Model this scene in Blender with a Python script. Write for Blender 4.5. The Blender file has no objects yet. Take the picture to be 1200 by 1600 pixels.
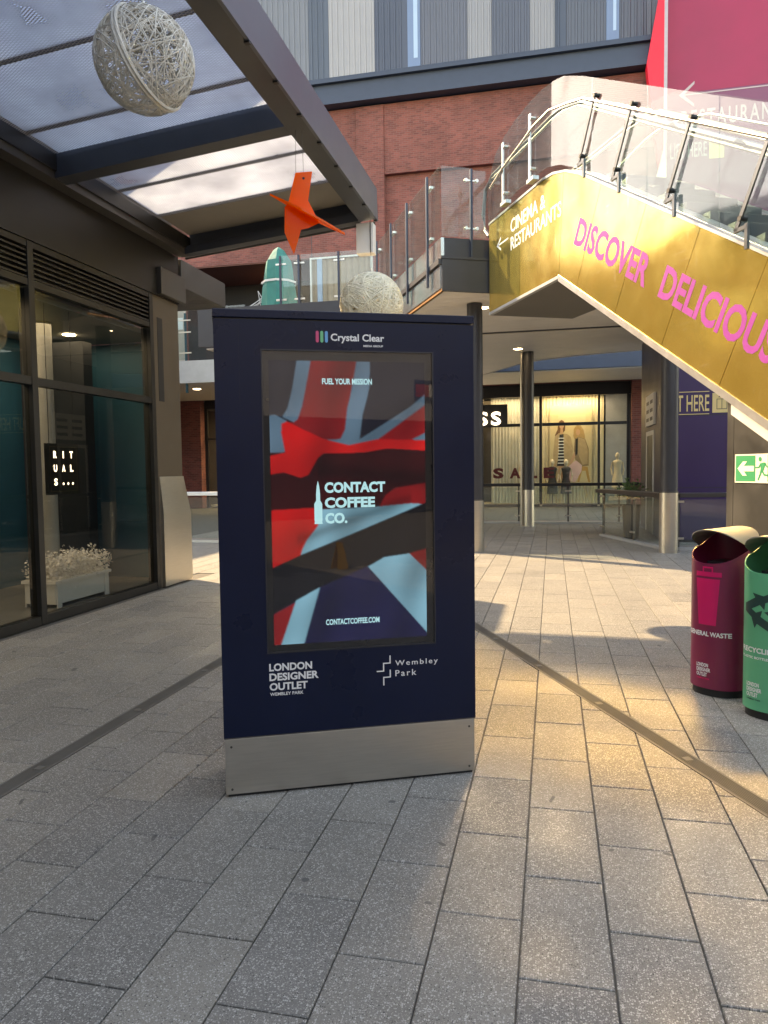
import bpy, bmesh, math, random
import numpy as np
from mathutils import Vector, Matrix

random.seed(7)
R = math.radians
scene = bpy.context.scene
COL = scene.collection

# ---------------------------------------------------------------- camera
cam_data = bpy.data.cameras.new('camera')
cam = bpy.data.objects.new('camera', cam_data)
COL.objects.link(cam)
cam_data.sensor_fit = 'VERTICAL'
cam_data.sensor_height = 36.0
cam_data.lens = 36.0 * 1157.0 / 1600.0
cam_data.clip_start = 0.05
cam_data.clip_end = 1000.0
cam_rot = Matrix(((0.9752, -0.0002, 0.2212), (0.2205, 0.0604, -0.9735), (-0.0131, 0.9982, 0.0590)))
cam.matrix_world = Matrix.Translation((0, 0, 1.626)) @ cam_rot.to_quaternion().normalized().to_matrix().to_4x4()
scene.camera = cam

# ---------------------------------------------------------------- light
SUN_EL = 40.5
SUN_AZ = (-0.862, 0.507)
world = bpy.data.worlds.new('World')
scene.world = world
world.use_nodes = True
wn = world.node_tree
bg = wn.nodes['Background']
sky = wn.nodes.new('ShaderNodeTexSky')
sky.sky_type = 'NISHITA'
sky.sun_disc = False
sky.sun_elevation = R(SUN_EL)
sky.sun_rotation = math.atan2(SUN_AZ[0], SUN_AZ[1])
sky.air_density = 1.0
sky.dust_density = 0.6
sky.ozone_density = 1.0
wn.links.new(sky.outputs[0], bg.inputs[0])
bg.inputs[1].default_value = 0.15
sun_data = bpy.data.lights.new('sun', 'SUN')
sun_data.energy = 1.85
sun_data.angle = R(0.53)
sun_data.color = (1.0, 0.92, 0.78)
sun = bpy.data.objects.new('sun', sun_data)
COL.objects.link(sun)
SUN_DIR = Vector((SUN_AZ[0] * math.cos(R(SUN_EL)), SUN_AZ[1] * math.cos(R(SUN_EL)), math.sin(R(SUN_EL)))).normalized()
sun.rotation_euler = SUN_DIR.to_track_quat('Z', 'Y').to_euler()
sun.location = (-20, 14, 25)

scene.view_settings.view_transform = 'Standard'
scene.view_settings.look = 'None'
scene.view_settings.gamma = 1.0
scene.view_settings.use_curve_mapping = False
scene.view_settings.exposure = 2.65
scene.view_settings.use_white_balance = True
scene.view_settings.white_balance_temperature = 11000
scene.view_settings.white_balance_tint = 15
scene.render.engine = 'CYCLES'
cy = scene.cycles
cy.max_bounces = 10
cy.diffuse_bounces = 5
cy.glossy_bounces = 6
cy.transmission_bounces = 8
cy.transparent_max_bounces = 32
cy.sample_clamp_indirect = 0.0
cy.use_denoising = True
cy.use_guiding = True
cy.blur_glossy = 0.0

# ---------------------------------------------------------------- materials
def srgb(*c):
    return tuple(((v / 255) / 12.92 if v / 255 <= 0.04045 else ((v / 255 + 0.055) / 1.055) ** 2.4) for v in c) + (1.0,)

MATS = {}
def mat(name, col, rough=0.5, metal=0.0, var=0.12, scale=3.0, bump=0.0, bscale=60.0, spec=0.5, emit=None, estr=1.0, rvar=0.1, stretch=None, trans=0.0, alpha=None, aniso=0.0):
    if name in MATS:
        return MATS[name]
    m = bpy.data.materials.new(name)
    m.use_nodes = True
    nt = m.node_tree
    p = nt.nodes['Principled BSDF']
    col = tuple(col[:3]) + (1.0,)
    p.inputs['Base Color'].default_value = col
    p.inputs['Roughness'].default_value = rough
    p.inputs['Metallic'].default_value = metal
    p.inputs['Specular IOR Level'].default_value = spec
    if aniso:
        p.inputs['Anisotropic'].default_value = aniso
    if trans:
        p.inputs['Transmission Weight'].default_value = trans
    geo = nt.nodes.new('ShaderNodeNewGeometry')
    mp = nt.nodes.new('ShaderNodeMapping')
    nt.links.new(geo.outputs['Position'], mp.inputs['Vector'])
    if stretch:
        mp.inputs['Scale'].default_value = stretch
    if var > 0 or rvar > 0:
        n = nt.nodes.new('ShaderNodeTexNoise')
        n.inputs['Scale'].default_value = scale
        n.inputs['Detail'].default_value = 6
        n.inputs['Roughness'].default_value = 0.62
        nt.links.new(mp.outputs[0], n.inputs['Vector'])
        mr = nt.nodes.new('ShaderNodeMapRange')
        mr.inputs[1].default_value = 0.25; mr.inputs[2].default_value = 0.75
        mr.inputs[3].default_value = 1 - var; mr.inputs[4].default_value = 1 + var
        nt.links.new(n.outputs[0], mr.inputs[0])
        mx = nt.nodes.new('ShaderNodeMix'); mx.data_type = 'RGBA'; mx.blend_type = 'MULTIPLY'
        mx.inputs[0].default_value = 1.0
        mx.inputs[6].default_value = col
        nt.links.new(mr.outputs[0], mx.inputs[7])
        nt.links.new(mx.outputs[2], p.inputs['Base Color'])
        if rvar > 0:
            m2 = nt.nodes.new('ShaderNodeMapRange')
            m2.inputs[1].default_value = 0.3; m2.inputs[2].default_value = 0.7
            m2.inputs[3].default_value = max(0.0, rough - rvar * 0.5); m2.inputs[4].default_value = min(1.0, rough + rvar * 0.5)
            nt.links.new(n.outputs[0], m2.inputs[0])
            nt.links.new(m2.outputs[0], p.inputs['Roughness'])
    if bump > 0:
        b = nt.nodes.new('ShaderNodeBump')
        b.inputs['Strength'].default_value = bump
        b.inputs['Distance'].default_value = 0.01
        n2 = nt.nodes.new('ShaderNodeTexNoise')
        n2.inputs['Scale'].default_value = bscale
        n2.inputs['Detail'].default_value = 4
        nt.links.new(mp.outputs[0], n2.inputs['Vector'])
        nt.links.new(n2.outputs[0], b.inputs['Height'])
        nt.links.new(b.outputs[0], p.inputs['Normal'])
    if emit:
        p.inputs['Emission Color'].default_value = tuple(emit[:3]) + (1.0,)
        p.inputs['Emission Strength'].default_value = estr
    if alpha is not None:
        p.inputs['Alpha'].default_value = alpha
    MATS[name] = m
    return m

def glass_mat(name, tint=(0.9, 0.95, 0.94), refl=1.0, haze=0.0, hazecol=(0.6, 0.65, 0.66), rough=0.01, wavy=0.0):
    if name in MATS:
        return MATS[name]
    m = bpy.data.materials.new(name); m.use_nodes = True
    nt = m.node_tree
    for n in list(nt.nodes):
        nt.nodes.remove(n)
    out = nt.nodes.new('ShaderNodeOutputMaterial')
    tr = nt.nodes.new('ShaderNodeBsdfTransparent'); tr.inputs[0].default_value = tuple(tint) + (1,)
    gl = nt.nodes.new('ShaderNodeBsdfGlossy'); gl.inputs[0].default_value = (refl, refl, refl, 1); gl.inputs['Roughness'].default_value = rough
    fr = nt.nodes.new('ShaderNodeFresnel'); fr.inputs[0].default_value = 1.5
    if wavy > 0:
        gw = nt.nodes.new('ShaderNodeNewGeometry'); nw = nt.nodes.new('ShaderNodeTexNoise'); nw.inputs['Scale'].default_value = 1.1; nw.inputs['Detail'].default_value = 1
        nt.links.new(gw.outputs['Position'], nw.inputs['Vector'])
        bw = nt.nodes.new('ShaderNodeBump'); bw.inputs['Distance'].default_value = 0.05; bw.inputs['Strength'].default_value = wavy
        nt.links.new(nw.outputs[0], bw.inputs['Height']); nt.links.new(bw.outputs[0], gl.inputs['Normal'])
    mx = nt.nodes.new('ShaderNodeMixShader')
    gb0 = nt.nodes.new('ShaderNodeNewGeometry')
    fm = nt.nodes.new('ShaderNodeMath'); fm.operation = 'MULTIPLY_ADD'; fm.inputs[1].default_value = -1.0; fm.inputs[2].default_value = 1.0
    nt.links.new(gb0.outputs['Backfacing'], fm.inputs[0])          # reflect on the outer face only
    f2 = nt.nodes.new('ShaderNodeMath'); f2.operation = 'MULTIPLY'
    nt.links.new(fm.outputs[0], f2.inputs[0]); nt.links.new(fr.outputs[0], f2.inputs[1])
    f3 = nt.nodes.new('ShaderNodeMath'); f3.operation = 'MULTIPLY'; f3.inputs[1].default_value = 1.5; f3.use_clamp = True
    nt.links.new(f2.outputs[0], f3.inputs[0])
    nt.links.new(f3.outputs[0], mx.inputs[0]); nt.links.new(tr.outputs[0], mx.inputs[1]); nt.links.new(gl.outputs[0], mx.inputs[2])
    last = mx
    if haze > 0:
        df = nt.nodes.new('ShaderNodeBsdfDiffuse'); df.inputs[0].default_value = tuple(hazecol) + (1,)
        tl = nt.nodes.new('ShaderNodeBsdfTranslucent'); tl.inputs[0].default_value = tuple(hazecol) + (1,)
        a = nt.nodes.new('ShaderNodeMixShader'); a.inputs[0].default_value = 0.5
        nt.links.new(df.outputs[0], a.inputs[1]); nt.links.new(tl.outputs[0], a.inputs[2])
        geo = nt.nodes.new('ShaderNodeNewGeometry')
        no = nt.nodes.new('ShaderNodeTexNoise'); no.inputs['Scale'].default_value = 2.5; no.inputs['Detail'].default_value = 7
        nt.links.new(geo.outputs['Position'], no.inputs['Vector'])
        mr = nt.nodes.new('ShaderNodeMapRange'); mr.inputs[1].default_value = 0.35; mr.inputs[2].default_value = 0.7
        mr.inputs[3].default_value = haze * 0.5; mr.inputs[4].default_value = haze * 1.5
        nt.links.new(no.outputs[0], mr.inputs[0])
        h = nt.nodes.new('ShaderNodeMixShader')
        nt.links.new(mr.outputs[0], h.inputs[0]); nt.links.new(mx.outputs[0], h.inputs[1]); nt.links.new(a.outputs[0], h.inputs[2])
        last = h
    nt.links.new(last.outputs[0], out.inputs[0])
    MATS[name] = m
    return m

def paving_mat():
    m = bpy.data.materials.new('paving_concrete'); m.use_nodes = True
    nt = m.node_tree; p = nt.nodes['Principled BSDF']; L = nt.links.new
    geo = nt.nodes.new('ShaderNodeNewGeometry')
    oi = nt.nodes.new('ShaderNodeObjectInfo')
    ad = nt.nodes.new('ShaderNodeMath'); ad.operation = 'ADD'
    L(geo.outputs['Random Per Island'], ad.inputs[0]); L(oi.outputs['Random'], ad.inputs[1])
    fr = nt.nodes.new('ShaderNodeMath'); fr.operation = 'FRACT'; L(ad.outputs[0], fr.inputs[0])
    ramp = nt.nodes.new('ShaderNodeValToRGB')
    e = ramp.color_ramp.elements
    e[0].position = 0.0; e[0].color = (0.160, 0.152, 0.138, 1)
    e[1].position = 1.0; e[1].color = (0.245, 0.224, 0.190, 1)
    x = ramp.color_ramp.elements.new(0.12); x.color = (0.195, 0.183, 0.162, 1)
    x = ramp.color_ramp.elements.new(0.75); x.color = (0.220, 0.204, 0.176, 1)
    L(fr.outputs[0], ramp.inputs[0])
    # slow dirt
    n1 = nt.nodes.new('ShaderNodeTexNoise'); n1.inputs['Scale'].default_value = 1.7; n1.inputs['Detail'].default_value = 8; n1.inputs['Roughness'].default_value = 0.65
    L(geo.outputs['Position'], n1.inputs['Vector'])
    r1 = nt.nodes.new('ShaderNodeMapRange'); r1.inputs[1].default_value = 0.3; r1.inputs[2].default_value = 0.7; r1.inputs[3].default_value = 0.78; r1.inputs[4].default_value = 1.12
    L(n1.outputs[0], r1.inputs[0])
    mx = nt.nodes.new('ShaderNodeMix'); mx.data_type = 'RGBA'; mx.blend_type = 'MULTIPLY'; mx.inputs[0].default_value = 1
    L(ramp.outputs[0], mx.inputs[6]); L(r1.outputs[0], mx.inputs[7])
    # pale and dark aggregate chips
    def chips(scale, thr, cellthr, colr, prev, seed):
        mp = nt.nodes.new('ShaderNodeMapping'); mp.inputs['Location'].default_value = (seed, seed * 2.3, 0)
        L(geo.outputs['Position'], mp.inputs['Vector'])
        nz = nt.nodes.new('ShaderNodeTexNoise'); nz.inputs['Scale'].default_value = scale * 1.3; nz.inputs['Detail'].default_value = 1
        L(mp.outputs[0], nz.inputs['Vector'])
        wm = nt.nodes.new('ShaderNodeVectorMath'); wm.operation = 'MULTIPLY_ADD'
        wm.inputs[1].default_value = (0.9 / scale,) * 3
        L(nz.outputs['Color'], wm.inputs[0]); L(mp.outputs[0], wm.inputs[2])
        v = nt.nodes.new('ShaderNodeTexVoronoi'); v.inputs['Scale'].default_value = scale
        v.voronoi_dimensions = '2D'
        L(wm.outputs[0], v.inputs['Vector'])
        sp = nt.nodes.new('ShaderNodeSeparateColor'); L(v.outputs['Color'], sp.inputs[0])
        # size by cell
        sz = nt.nodes.new('ShaderNodeMath'); sz.operation = 'MULTIPLY'; sz.inputs[1].default_value = thr
        L(sp.outputs[1], sz.inputs[0])
        lt = nt.nodes.new('ShaderNodeMath'); lt.operation = 'LESS_THAN'; L(v.outputs['Distance'], lt.inputs[0]); L(sz.outputs[0], lt.inputs[1])
        gt = nt.nodes.new('ShaderNodeMath'); gt.operation = 'GREATER_THAN'; L(sp.outputs[0], gt.inputs[0]); gt.inputs[1].default_value = cellthr
        mu = nt.nodes.new('ShaderNodeMath'); mu.operation = 'MULTIPLY'; L(lt.outputs[0], mu.inputs[0]); L(gt.outputs[0], mu.inputs[1])
        mm = nt.nodes.new('ShaderNodeMix'); mm.data_type = 'RGBA'; L(mu.outputs[0], mm.inputs[0]); L(prev, mm.inputs[6]); mm.inputs[7].default_value = colr
        return mm.outputs[2], mu.outputs[0]
    c, _ = chips(150, 0.40, 0.75, (0.055, 0.054, 0.052, 1), mx.outputs[2], 3.1)
    c, f1 = chips(135, 0.48, 0.46, (0.44, 0.42, 0.38, 1), c, 0.0)
    c, f2 = chips(210, 0.46, 0.55, (0.33, 0.315, 0.28, 1), c, 7.7)
    c, _ = chips(4.2, 0.075, 0.70, (0.105, 0.100, 0.094, 1), c, 11.3)      # old chewing gum
    # fine grain
    n2 = nt.nodes.new('ShaderNodeTexNoise'); n2.inputs['Scale'].default_value = 420; n2.inputs['Detail'].default_value = 2
    L(geo.outputs['Position'], n2.inputs['Vector'])
    r2 = nt.nodes.new('ShaderNodeMapRange'); r2.inputs[1].default_value = 0.2; r2.inputs[2].default_value = 0.8; r2.inputs[3].default_value = 0.72; r2.inputs[4].default_value = 1.28
    L(n2.outputs[0], r2.inputs[0])
    m2 = nt.nodes.new('ShaderNodeMix'); m2.data_type = 'RGBA'; m2.blend_type = 'MULTIPLY'; m2.inputs[0].default_value = 1
    L(c, m2.inputs[6]); L(r2.outputs[0], m2.inputs[7])
    # stains
    n3 = nt.nodes.new('ShaderNodeTexNoise'); n3.inputs['Scale'].default_value = 4.5; n3.inputs['Detail'].default_value = 3
    L(geo.outputs['Position'], n3.inputs['Vector'])
    r3 = nt.nodes.new('ShaderNodeMapRange'); r3.inputs[1].default_value = 0.66; r3.inputs[2].default_value = 0.8; r3.inputs[3].default_value = 0; r3.inputs[4].default_value = 0.45
    L(n3.outputs[0], r3.inputs[0])
    m3 = nt.nodes.new('ShaderNodeMix'); m3.data_type = 'RGBA'
    L(r3.outputs[0], m3.inputs[0]); L(m2.outputs[2], m3.inputs[6]); m3.inputs[7].default_value = (0.10, 0.085, 0.06, 1)
    L(m3.outputs[2], p.inputs['Base Color'])
    rr = nt.nodes.new('ShaderNodeMapRange'); rr.inputs[3].default_value = 0.62; rr.inputs[4].default_value = 0.36
    L(f1, rr.inputs[0]); L(rr.outputs[0], p.inputs['Roughness'])
    p.inputs['Specular IOR Level'].default_value = 0.45
    b = nt.nodes.new('ShaderNodeBump'); b.inputs['Strength'].default_value = 0.25; b.inputs['Distance'].default_value = 0.003
    L(n2.outputs[0], b.inputs['Height']); L(b.outputs[0], p.inputs['Normal'])
    return m

def brick_mat(name, c1, c2, mortar, axis='XZ'):
    m = bpy.data.materials.new(name); m.use_nodes = True
    nt = m.node_tree; p = nt.nodes['Principled BSDF']; L = nt.links.new
    geo = nt.nodes.new('ShaderNodeNewGeometry')
    sp = nt.nodes.new('ShaderNodeSeparateXYZ'); L(geo.outputs['Position'], sp.inputs[0])
    cb = nt.nodes.new('ShaderNodeCombineXYZ')
    ad = nt.nodes.new('ShaderNodeMath'); L(sp.outputs[0], ad.inputs[0]); L(sp.outputs[1], ad.inputs[1])
    L(ad.outputs[0], cb.inputs[0]); L(sp.outputs[2], cb.inputs[1])
    br = nt.nodes.new('ShaderNodeTexBrick')
    br.inputs['Scale'].default_value = 1.0
    br.inputs['Brick Width'].default_value = 0.225; br.inputs['Row Height'].default_value = 0.075
    br.inputs['Mortar Size'].default_value = 0.008; br.inputs['Mortar Smooth'].default_value = 0.2
    br.inputs['Color1'].default_value = c1; br.inputs['Color2'].default_value = c2; br.inputs['Mortar'].default_value = mortar
    br.inputs['Bias'].default_value = -0.2
    L(cb.outputs[0], br.inputs['Vector'])
    n = nt.nodes.new('ShaderNodeTexNoise'); n.inputs['Scale'].default_value = 0.9; n.inputs['Detail'].default_value = 8
    L(geo.outputs['Position'], n.inputs['Vector'])
    mr = nt.nodes.new('ShaderNodeMapRange'); mr.inputs[1].default_value = 0.3; mr.inputs[2].default_value = 0.7; mr.inputs[3].default_value = 0.8; mr.inputs[4].default_value = 1.18
    L(n.outputs[0], mr.inputs[0])
    mx = nt.nodes.new('ShaderNodeMix'); mx.data_type = 'RGBA'; mx.blend_type = 'MULTIPLY'; mx.inputs[0].default_value = 1
    L(br.outputs['Color'], mx.inputs[6]); L(mr.outputs[0], mx.inputs[7]); L(mx.outputs[2], p.inputs['Base Color'])
    # burnt bricks
    b = nt.nodes.new('ShaderNodeBump'); b.inputs['Distance'].default_value = 0.01; b.inputs['Strength'].default_value = 0.6
    inv = nt.nodes.new('ShaderNodeMath'); inv.operation = 'SUBTRACT'; inv.inputs[0].default_value = 1; L(br.outputs['Fac'], inv.inputs[1])
    L(inv.outputs[0], b.inputs['Height']); L(b.outputs[0], p.inputs['Normal'])
    p.inputs['Roughness'].default_value = 0.85
    return m

def gold_mat():
    m = bpy.data.materials.new('gold_vinyl_panel'); m.use_nodes = True
    nt = m.node_tree; p = nt.nodes['Principled BSDF']; L = nt.links.new
    geo = nt.nodes.new('ShaderNodeNewGeometry')
    def noise(scale, detail, vec=None, rough=0.6):
        n = nt.nodes.new('ShaderNodeTexNoise'); n.inputs['Scale'].default_value = scale; n.inputs['Detail'].default_value = detail; n.inputs['Roughness'].default_value = rough
        L(vec if vec else geo.outputs['Position'], n.inputs['Vector']); return n
    n1 = noise(1.6, 8)
    ramp = nt.nodes.new('ShaderNodeValToRGB')
    ramp.color_ramp.elements[0].position = 0.3; ramp.color_ramp.elements[0].color = (0.56, 0.40, 0.098, 1)
    ramp.color_ramp.elements[1].position = 0.7; ramp.color_ramp.elements[1].color = (0.72, 0.53, 0.155, 1)
    L(n1.outputs[0], ramp.inputs[0])
    # scratches: stretched noise in two directions
    prev = ramp.outputs[0]
    for k, (rot, sc) in enumerate((((0.3, 0.2, 0.5), (3, 40, 3)), ((0.9, 0.1, 0.3), (2, 3, 46)), ((0.2, 0.9, 0.1), (34, 3, 2)))):
        mp = nt.nodes.new('ShaderNodeMapping'); mp.inputs['Rotation'].default_value = rot; mp.inputs['Scale'].default_value = sc
        L(geo.outputs['Position'], mp.inputs['Vector'])
        ns = noise(0.8, 3, mp.outputs[0], 0.5)
        nm = noise(1.1 + 0.5 * k, 3)
        a = nt.nodes.new('ShaderNodeMapRange'); a.inputs[1].default_value = 0.66; a.inputs[2].default_value = 0.72; L(ns.outputs[0], a.inputs[0])
        b = nt.nodes.new('ShaderNodeMapRange'); b.inputs[1].default_value = 0.48; b.inputs[2].default_value = 0.62; b.inputs[4].default_value = 0.7; L(nm.outputs[0], b.inputs[0])
        mu = nt.nodes.new('ShaderNodeMath'); mu.operation = 'MULTIPLY'; L(a.outputs[0], mu.inputs[0]); L(b.outputs[0], mu.inputs[1])
        mx = nt.nodes.new('ShaderNodeMix'); mx.data_type = 'RGBA'; L(mu.outputs[0], mx.inputs[0]); L(prev, mx.inputs[6]); mx.inputs[7].default_value = (0.82, 0.66, 0.32, 1)
        prev = mx.outputs[2]
    L(prev, p.inputs['Base Color'])
    p.inputs['Metallic'].default_value = 0.74
    nr = noise(3.0, 5)
    mr = nt.nodes.new('ShaderNodeMapRange'); mr.inputs[1].default_value = 0.3; mr.inputs[2].default_value = 0.7; mr.inputs[3].default_value = 0.12; mr.inputs[4].default_value = 0.2
    L(nr.outputs[0], mr.inputs[0]); L(mr.outputs[0], p.inputs['Roughness'])
    b = nt.nodes.new('ShaderNodeBump'); b.inputs['Distance'].default_value = 0.05; b.inputs['Strength'].default_value = 0.2
    nb = noise(1.3, 1); L(nb.outputs[0], b.inputs['Height']); L(b.outputs[0], p.inputs['Normal'])
    return m

def mesh_mat():
    """fine expanded-metal mesh under the canopy: strands of a diamond lattice, open between"""
    m = bpy.data.materials.new('expanded_metal'); m.use_nodes = True
    nt = m.node_tree; L = nt.links.new
    p = nt.nodes['Principled BSDF']; out = nt.nodes['Material Output']
    p.inputs['Base Color'].default_value = (0.24, 0.24, 0.245, 1); p.inputs['Metallic'].default_value = 0.2; p.inputs['Roughness'].default_value = 0.5
    geo = nt.nodes.new('ShaderNodeNewGeometry')
    sp = nt.nodes.new('ShaderNodeSeparateXYZ'); L(geo.outputs['Position'], sp.inputs[0])
    def math_(op, a, b=None):
        n = nt.nodes.new('ShaderNodeMath'); n.operation = op
        for i, v in enumerate((a, b)):
            if v is None: continue
            if isinstance(v, (int, float)): n.inputs[i].default_value = v
            else: L(v, n.inputs[i])
        return n.outputs[0]
    gx = math_('MULTIPLY', sp.outputs[0], 1 / 0.050); gy = math_('MULTIPLY', sp.outputs[1], 1 / 0.026)
    def line(v):
        f = math_('FRACT', v); return math_('LESS_THAN', math_('ABSOLUTE', math_('SUBTRACT', f, 0.5)), 0.17)
    a = line(math_('ADD', gx, gy)); b = line(math_('SUBTRACT', gx, gy))
    f = math_('MAXIMUM', a, b)
    tr = nt.nodes.new('ShaderNodeBsdfTransparent')
    mx = nt.nodes.new('ShaderNodeMixShader'); L(f, mx.inputs[0]); L(tr.outputs[0], mx.inputs[1]); L(p.outputs[0], mx.inputs[2])
    L(mx.outputs[0], out.inputs[0])
    return m

def sheet_mat(name, thru, col):
    """translucent multiwall roof sheet"""
    m = bpy.data.materials.new(name); m.use_nodes = True
    nt = m.node_tree; L = nt.links.new
    for n in list(nt.nodes): nt.nodes.remove(n)
    out = nt.nodes.new('ShaderNodeOutputMaterial')
    tl = nt.nodes.new('ShaderNodeBsdfTranslucent'); tl.inputs[0].default_value = col
    df = nt.nodes.new('ShaderNodeBsdfDiffuse'); df.inputs[0].default_value = col
    tr = nt.nodes.new('ShaderNodeBsdfTransparent'); tr.inputs[0].default_value = (0.74, 0.84, 1.0, 1)
    geo = nt.nodes.new('ShaderNodeNewGeometry')
    no = nt.nodes.new('ShaderNodeTexNoise'); no.inputs['Scale'].default_value = 1.2; no.inputs['Detail'].default_value = 6
    L(geo.outputs['Position'], no.inputs['Vector'])
    mr = nt.nodes.new('ShaderNodeMapRange'); mr.inputs[1].default_value = 0.3; mr.inputs[2].default_value = 0.7; mr.inputs[3].default_value = thru * 0.6; mr.inputs[4].default_value = thru * 1.4
    L(no.outputs[0], mr.inputs[0])
    a = nt.nodes.new('ShaderNodeMixShader'); a.inputs[0].default_value = 0.12; L(tl.outputs[0], a.inputs[1]); L(df.outputs[0], a.inputs[2])
    b = nt.nodes.new('ShaderNodeMixShader'); L(mr.outputs[0], b.inputs[0]); L(a.outputs[0], b.inputs[1]); L(tr.outputs[0], b.inputs[2])
    L(b.outputs[0], out.inputs[0])
    return m

M_PAVE = paving_mat()
M_GOLD = gold_mat()
M_MESH = mesh_mat()
M_BRICK = brick_mat('red_brick', (0.225, 0.066, 0.056, 1), (0.125, 0.038, 0.036, 1), (0.19, 0.10, 0.085, 1))
M_SHEET = sheet_mat('roof_sheet_translucent', 0.62, (0.92, 0.94, 0.97, 1))
M_JOINT = mat('joint_sand', (0.12, 0.11, 0.095), 0.95, var=0.3, scale=20)
M_NAVY = mat('navy_paint', srgb(3, 19, 47), 0.30, var=0.14, scale=2.2, spec=0.32, rvar=0.14)
M_STEEL = mat('brushed_steel', (0.60, 0.565, 0.51), 0.36, 1.0, var=0.08, scale=2, rvar=0.12, stretch=(3, 3, 60), aniso=0.4)
M_STEELD = mat('dull_steel', (0.13, 0.127, 0.12), 0.42, 0.9, var=0.16, scale=2.5, rvar=0.2)
M_DKGREY = mat('dark_grey_metal', srgb(62, 62, 66), 0.45, 0.2, var=0.12)
M_BLUEGREY = mat('blue_grey_metal', srgb(58, 66, 80), 0.42, 0.3, var=0.12)
M_FASCIA = mat('slate_coated_metal', srgb(78, 86, 98), 0.4, 0.15, var=0.08, scale=1.2)
M_BRONZE = mat('bronze_frame', srgb(50, 49, 48), 0.40, 0.5, var=0.12)
M_BLACK = mat('black_rubber', (0.015, 0.015, 0.016), 0.5, var=0.2)
M_WHITE = mat('white_vinyl', (0.80, 0.80, 0.79), 0.5, var=0.03)
M_OFFWHITE = mat('off_white_paint', (0.62, 0.60, 0.56), 0.55, var=0.08)
M_SOFFIT = mat('soffit_board', (0.84, 0.78, 0.70), 0.5, var=0.06, scale=1.5)
M_LIGHTPANEL = mat('pale_grey_panel', (0.46, 0.46, 0.45), 0.42, 0.3, var=0.1)
M_POLISH = mat('polished_fascia', (0.52, 0.52, 0.51), 0.2, 0.85, var=0.08, rvar=0.1)
M_PINK = mat('magenta_vinyl', (0.34, 0.05, 0.29), 0.5, var=0.06, spec=0.25)
M_GLASS = glass_mat('clear_glass', (0.93, 0.97, 0.95))
M_GLASSD = glass_mat('dirty_glass', (0.90, 0.955, 0.94), haze=0.035)
M_ESCGLASS = glass_mat('escalator_screen_glass', (0.90, 0.955, 0.94), haze=0.02, rough=0.075, wavy=0.26, refl=0.72)
M_INGLASS = glass_mat('escalator_inner_glass', (0.92, 0.965, 0.95), refl=0.16)
M_SHOPGLASS = glass_mat('shop_glass', (0.70, 0.725, 0.72), refl=0.42)
M_DARKIN = mat('dark_interior', (0.016, 0.018, 0.024), 0.7)
M_LAMP = mat('downlight_lens', (0.9, 0.9, 0.85), 0.4, var=0, rvar=0, emit=(1.0, 0.90, 0.72), estr=6.0)

# ---------------------------------------------------------------- mesh helpers
def V(*a): return Vector(a)

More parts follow.
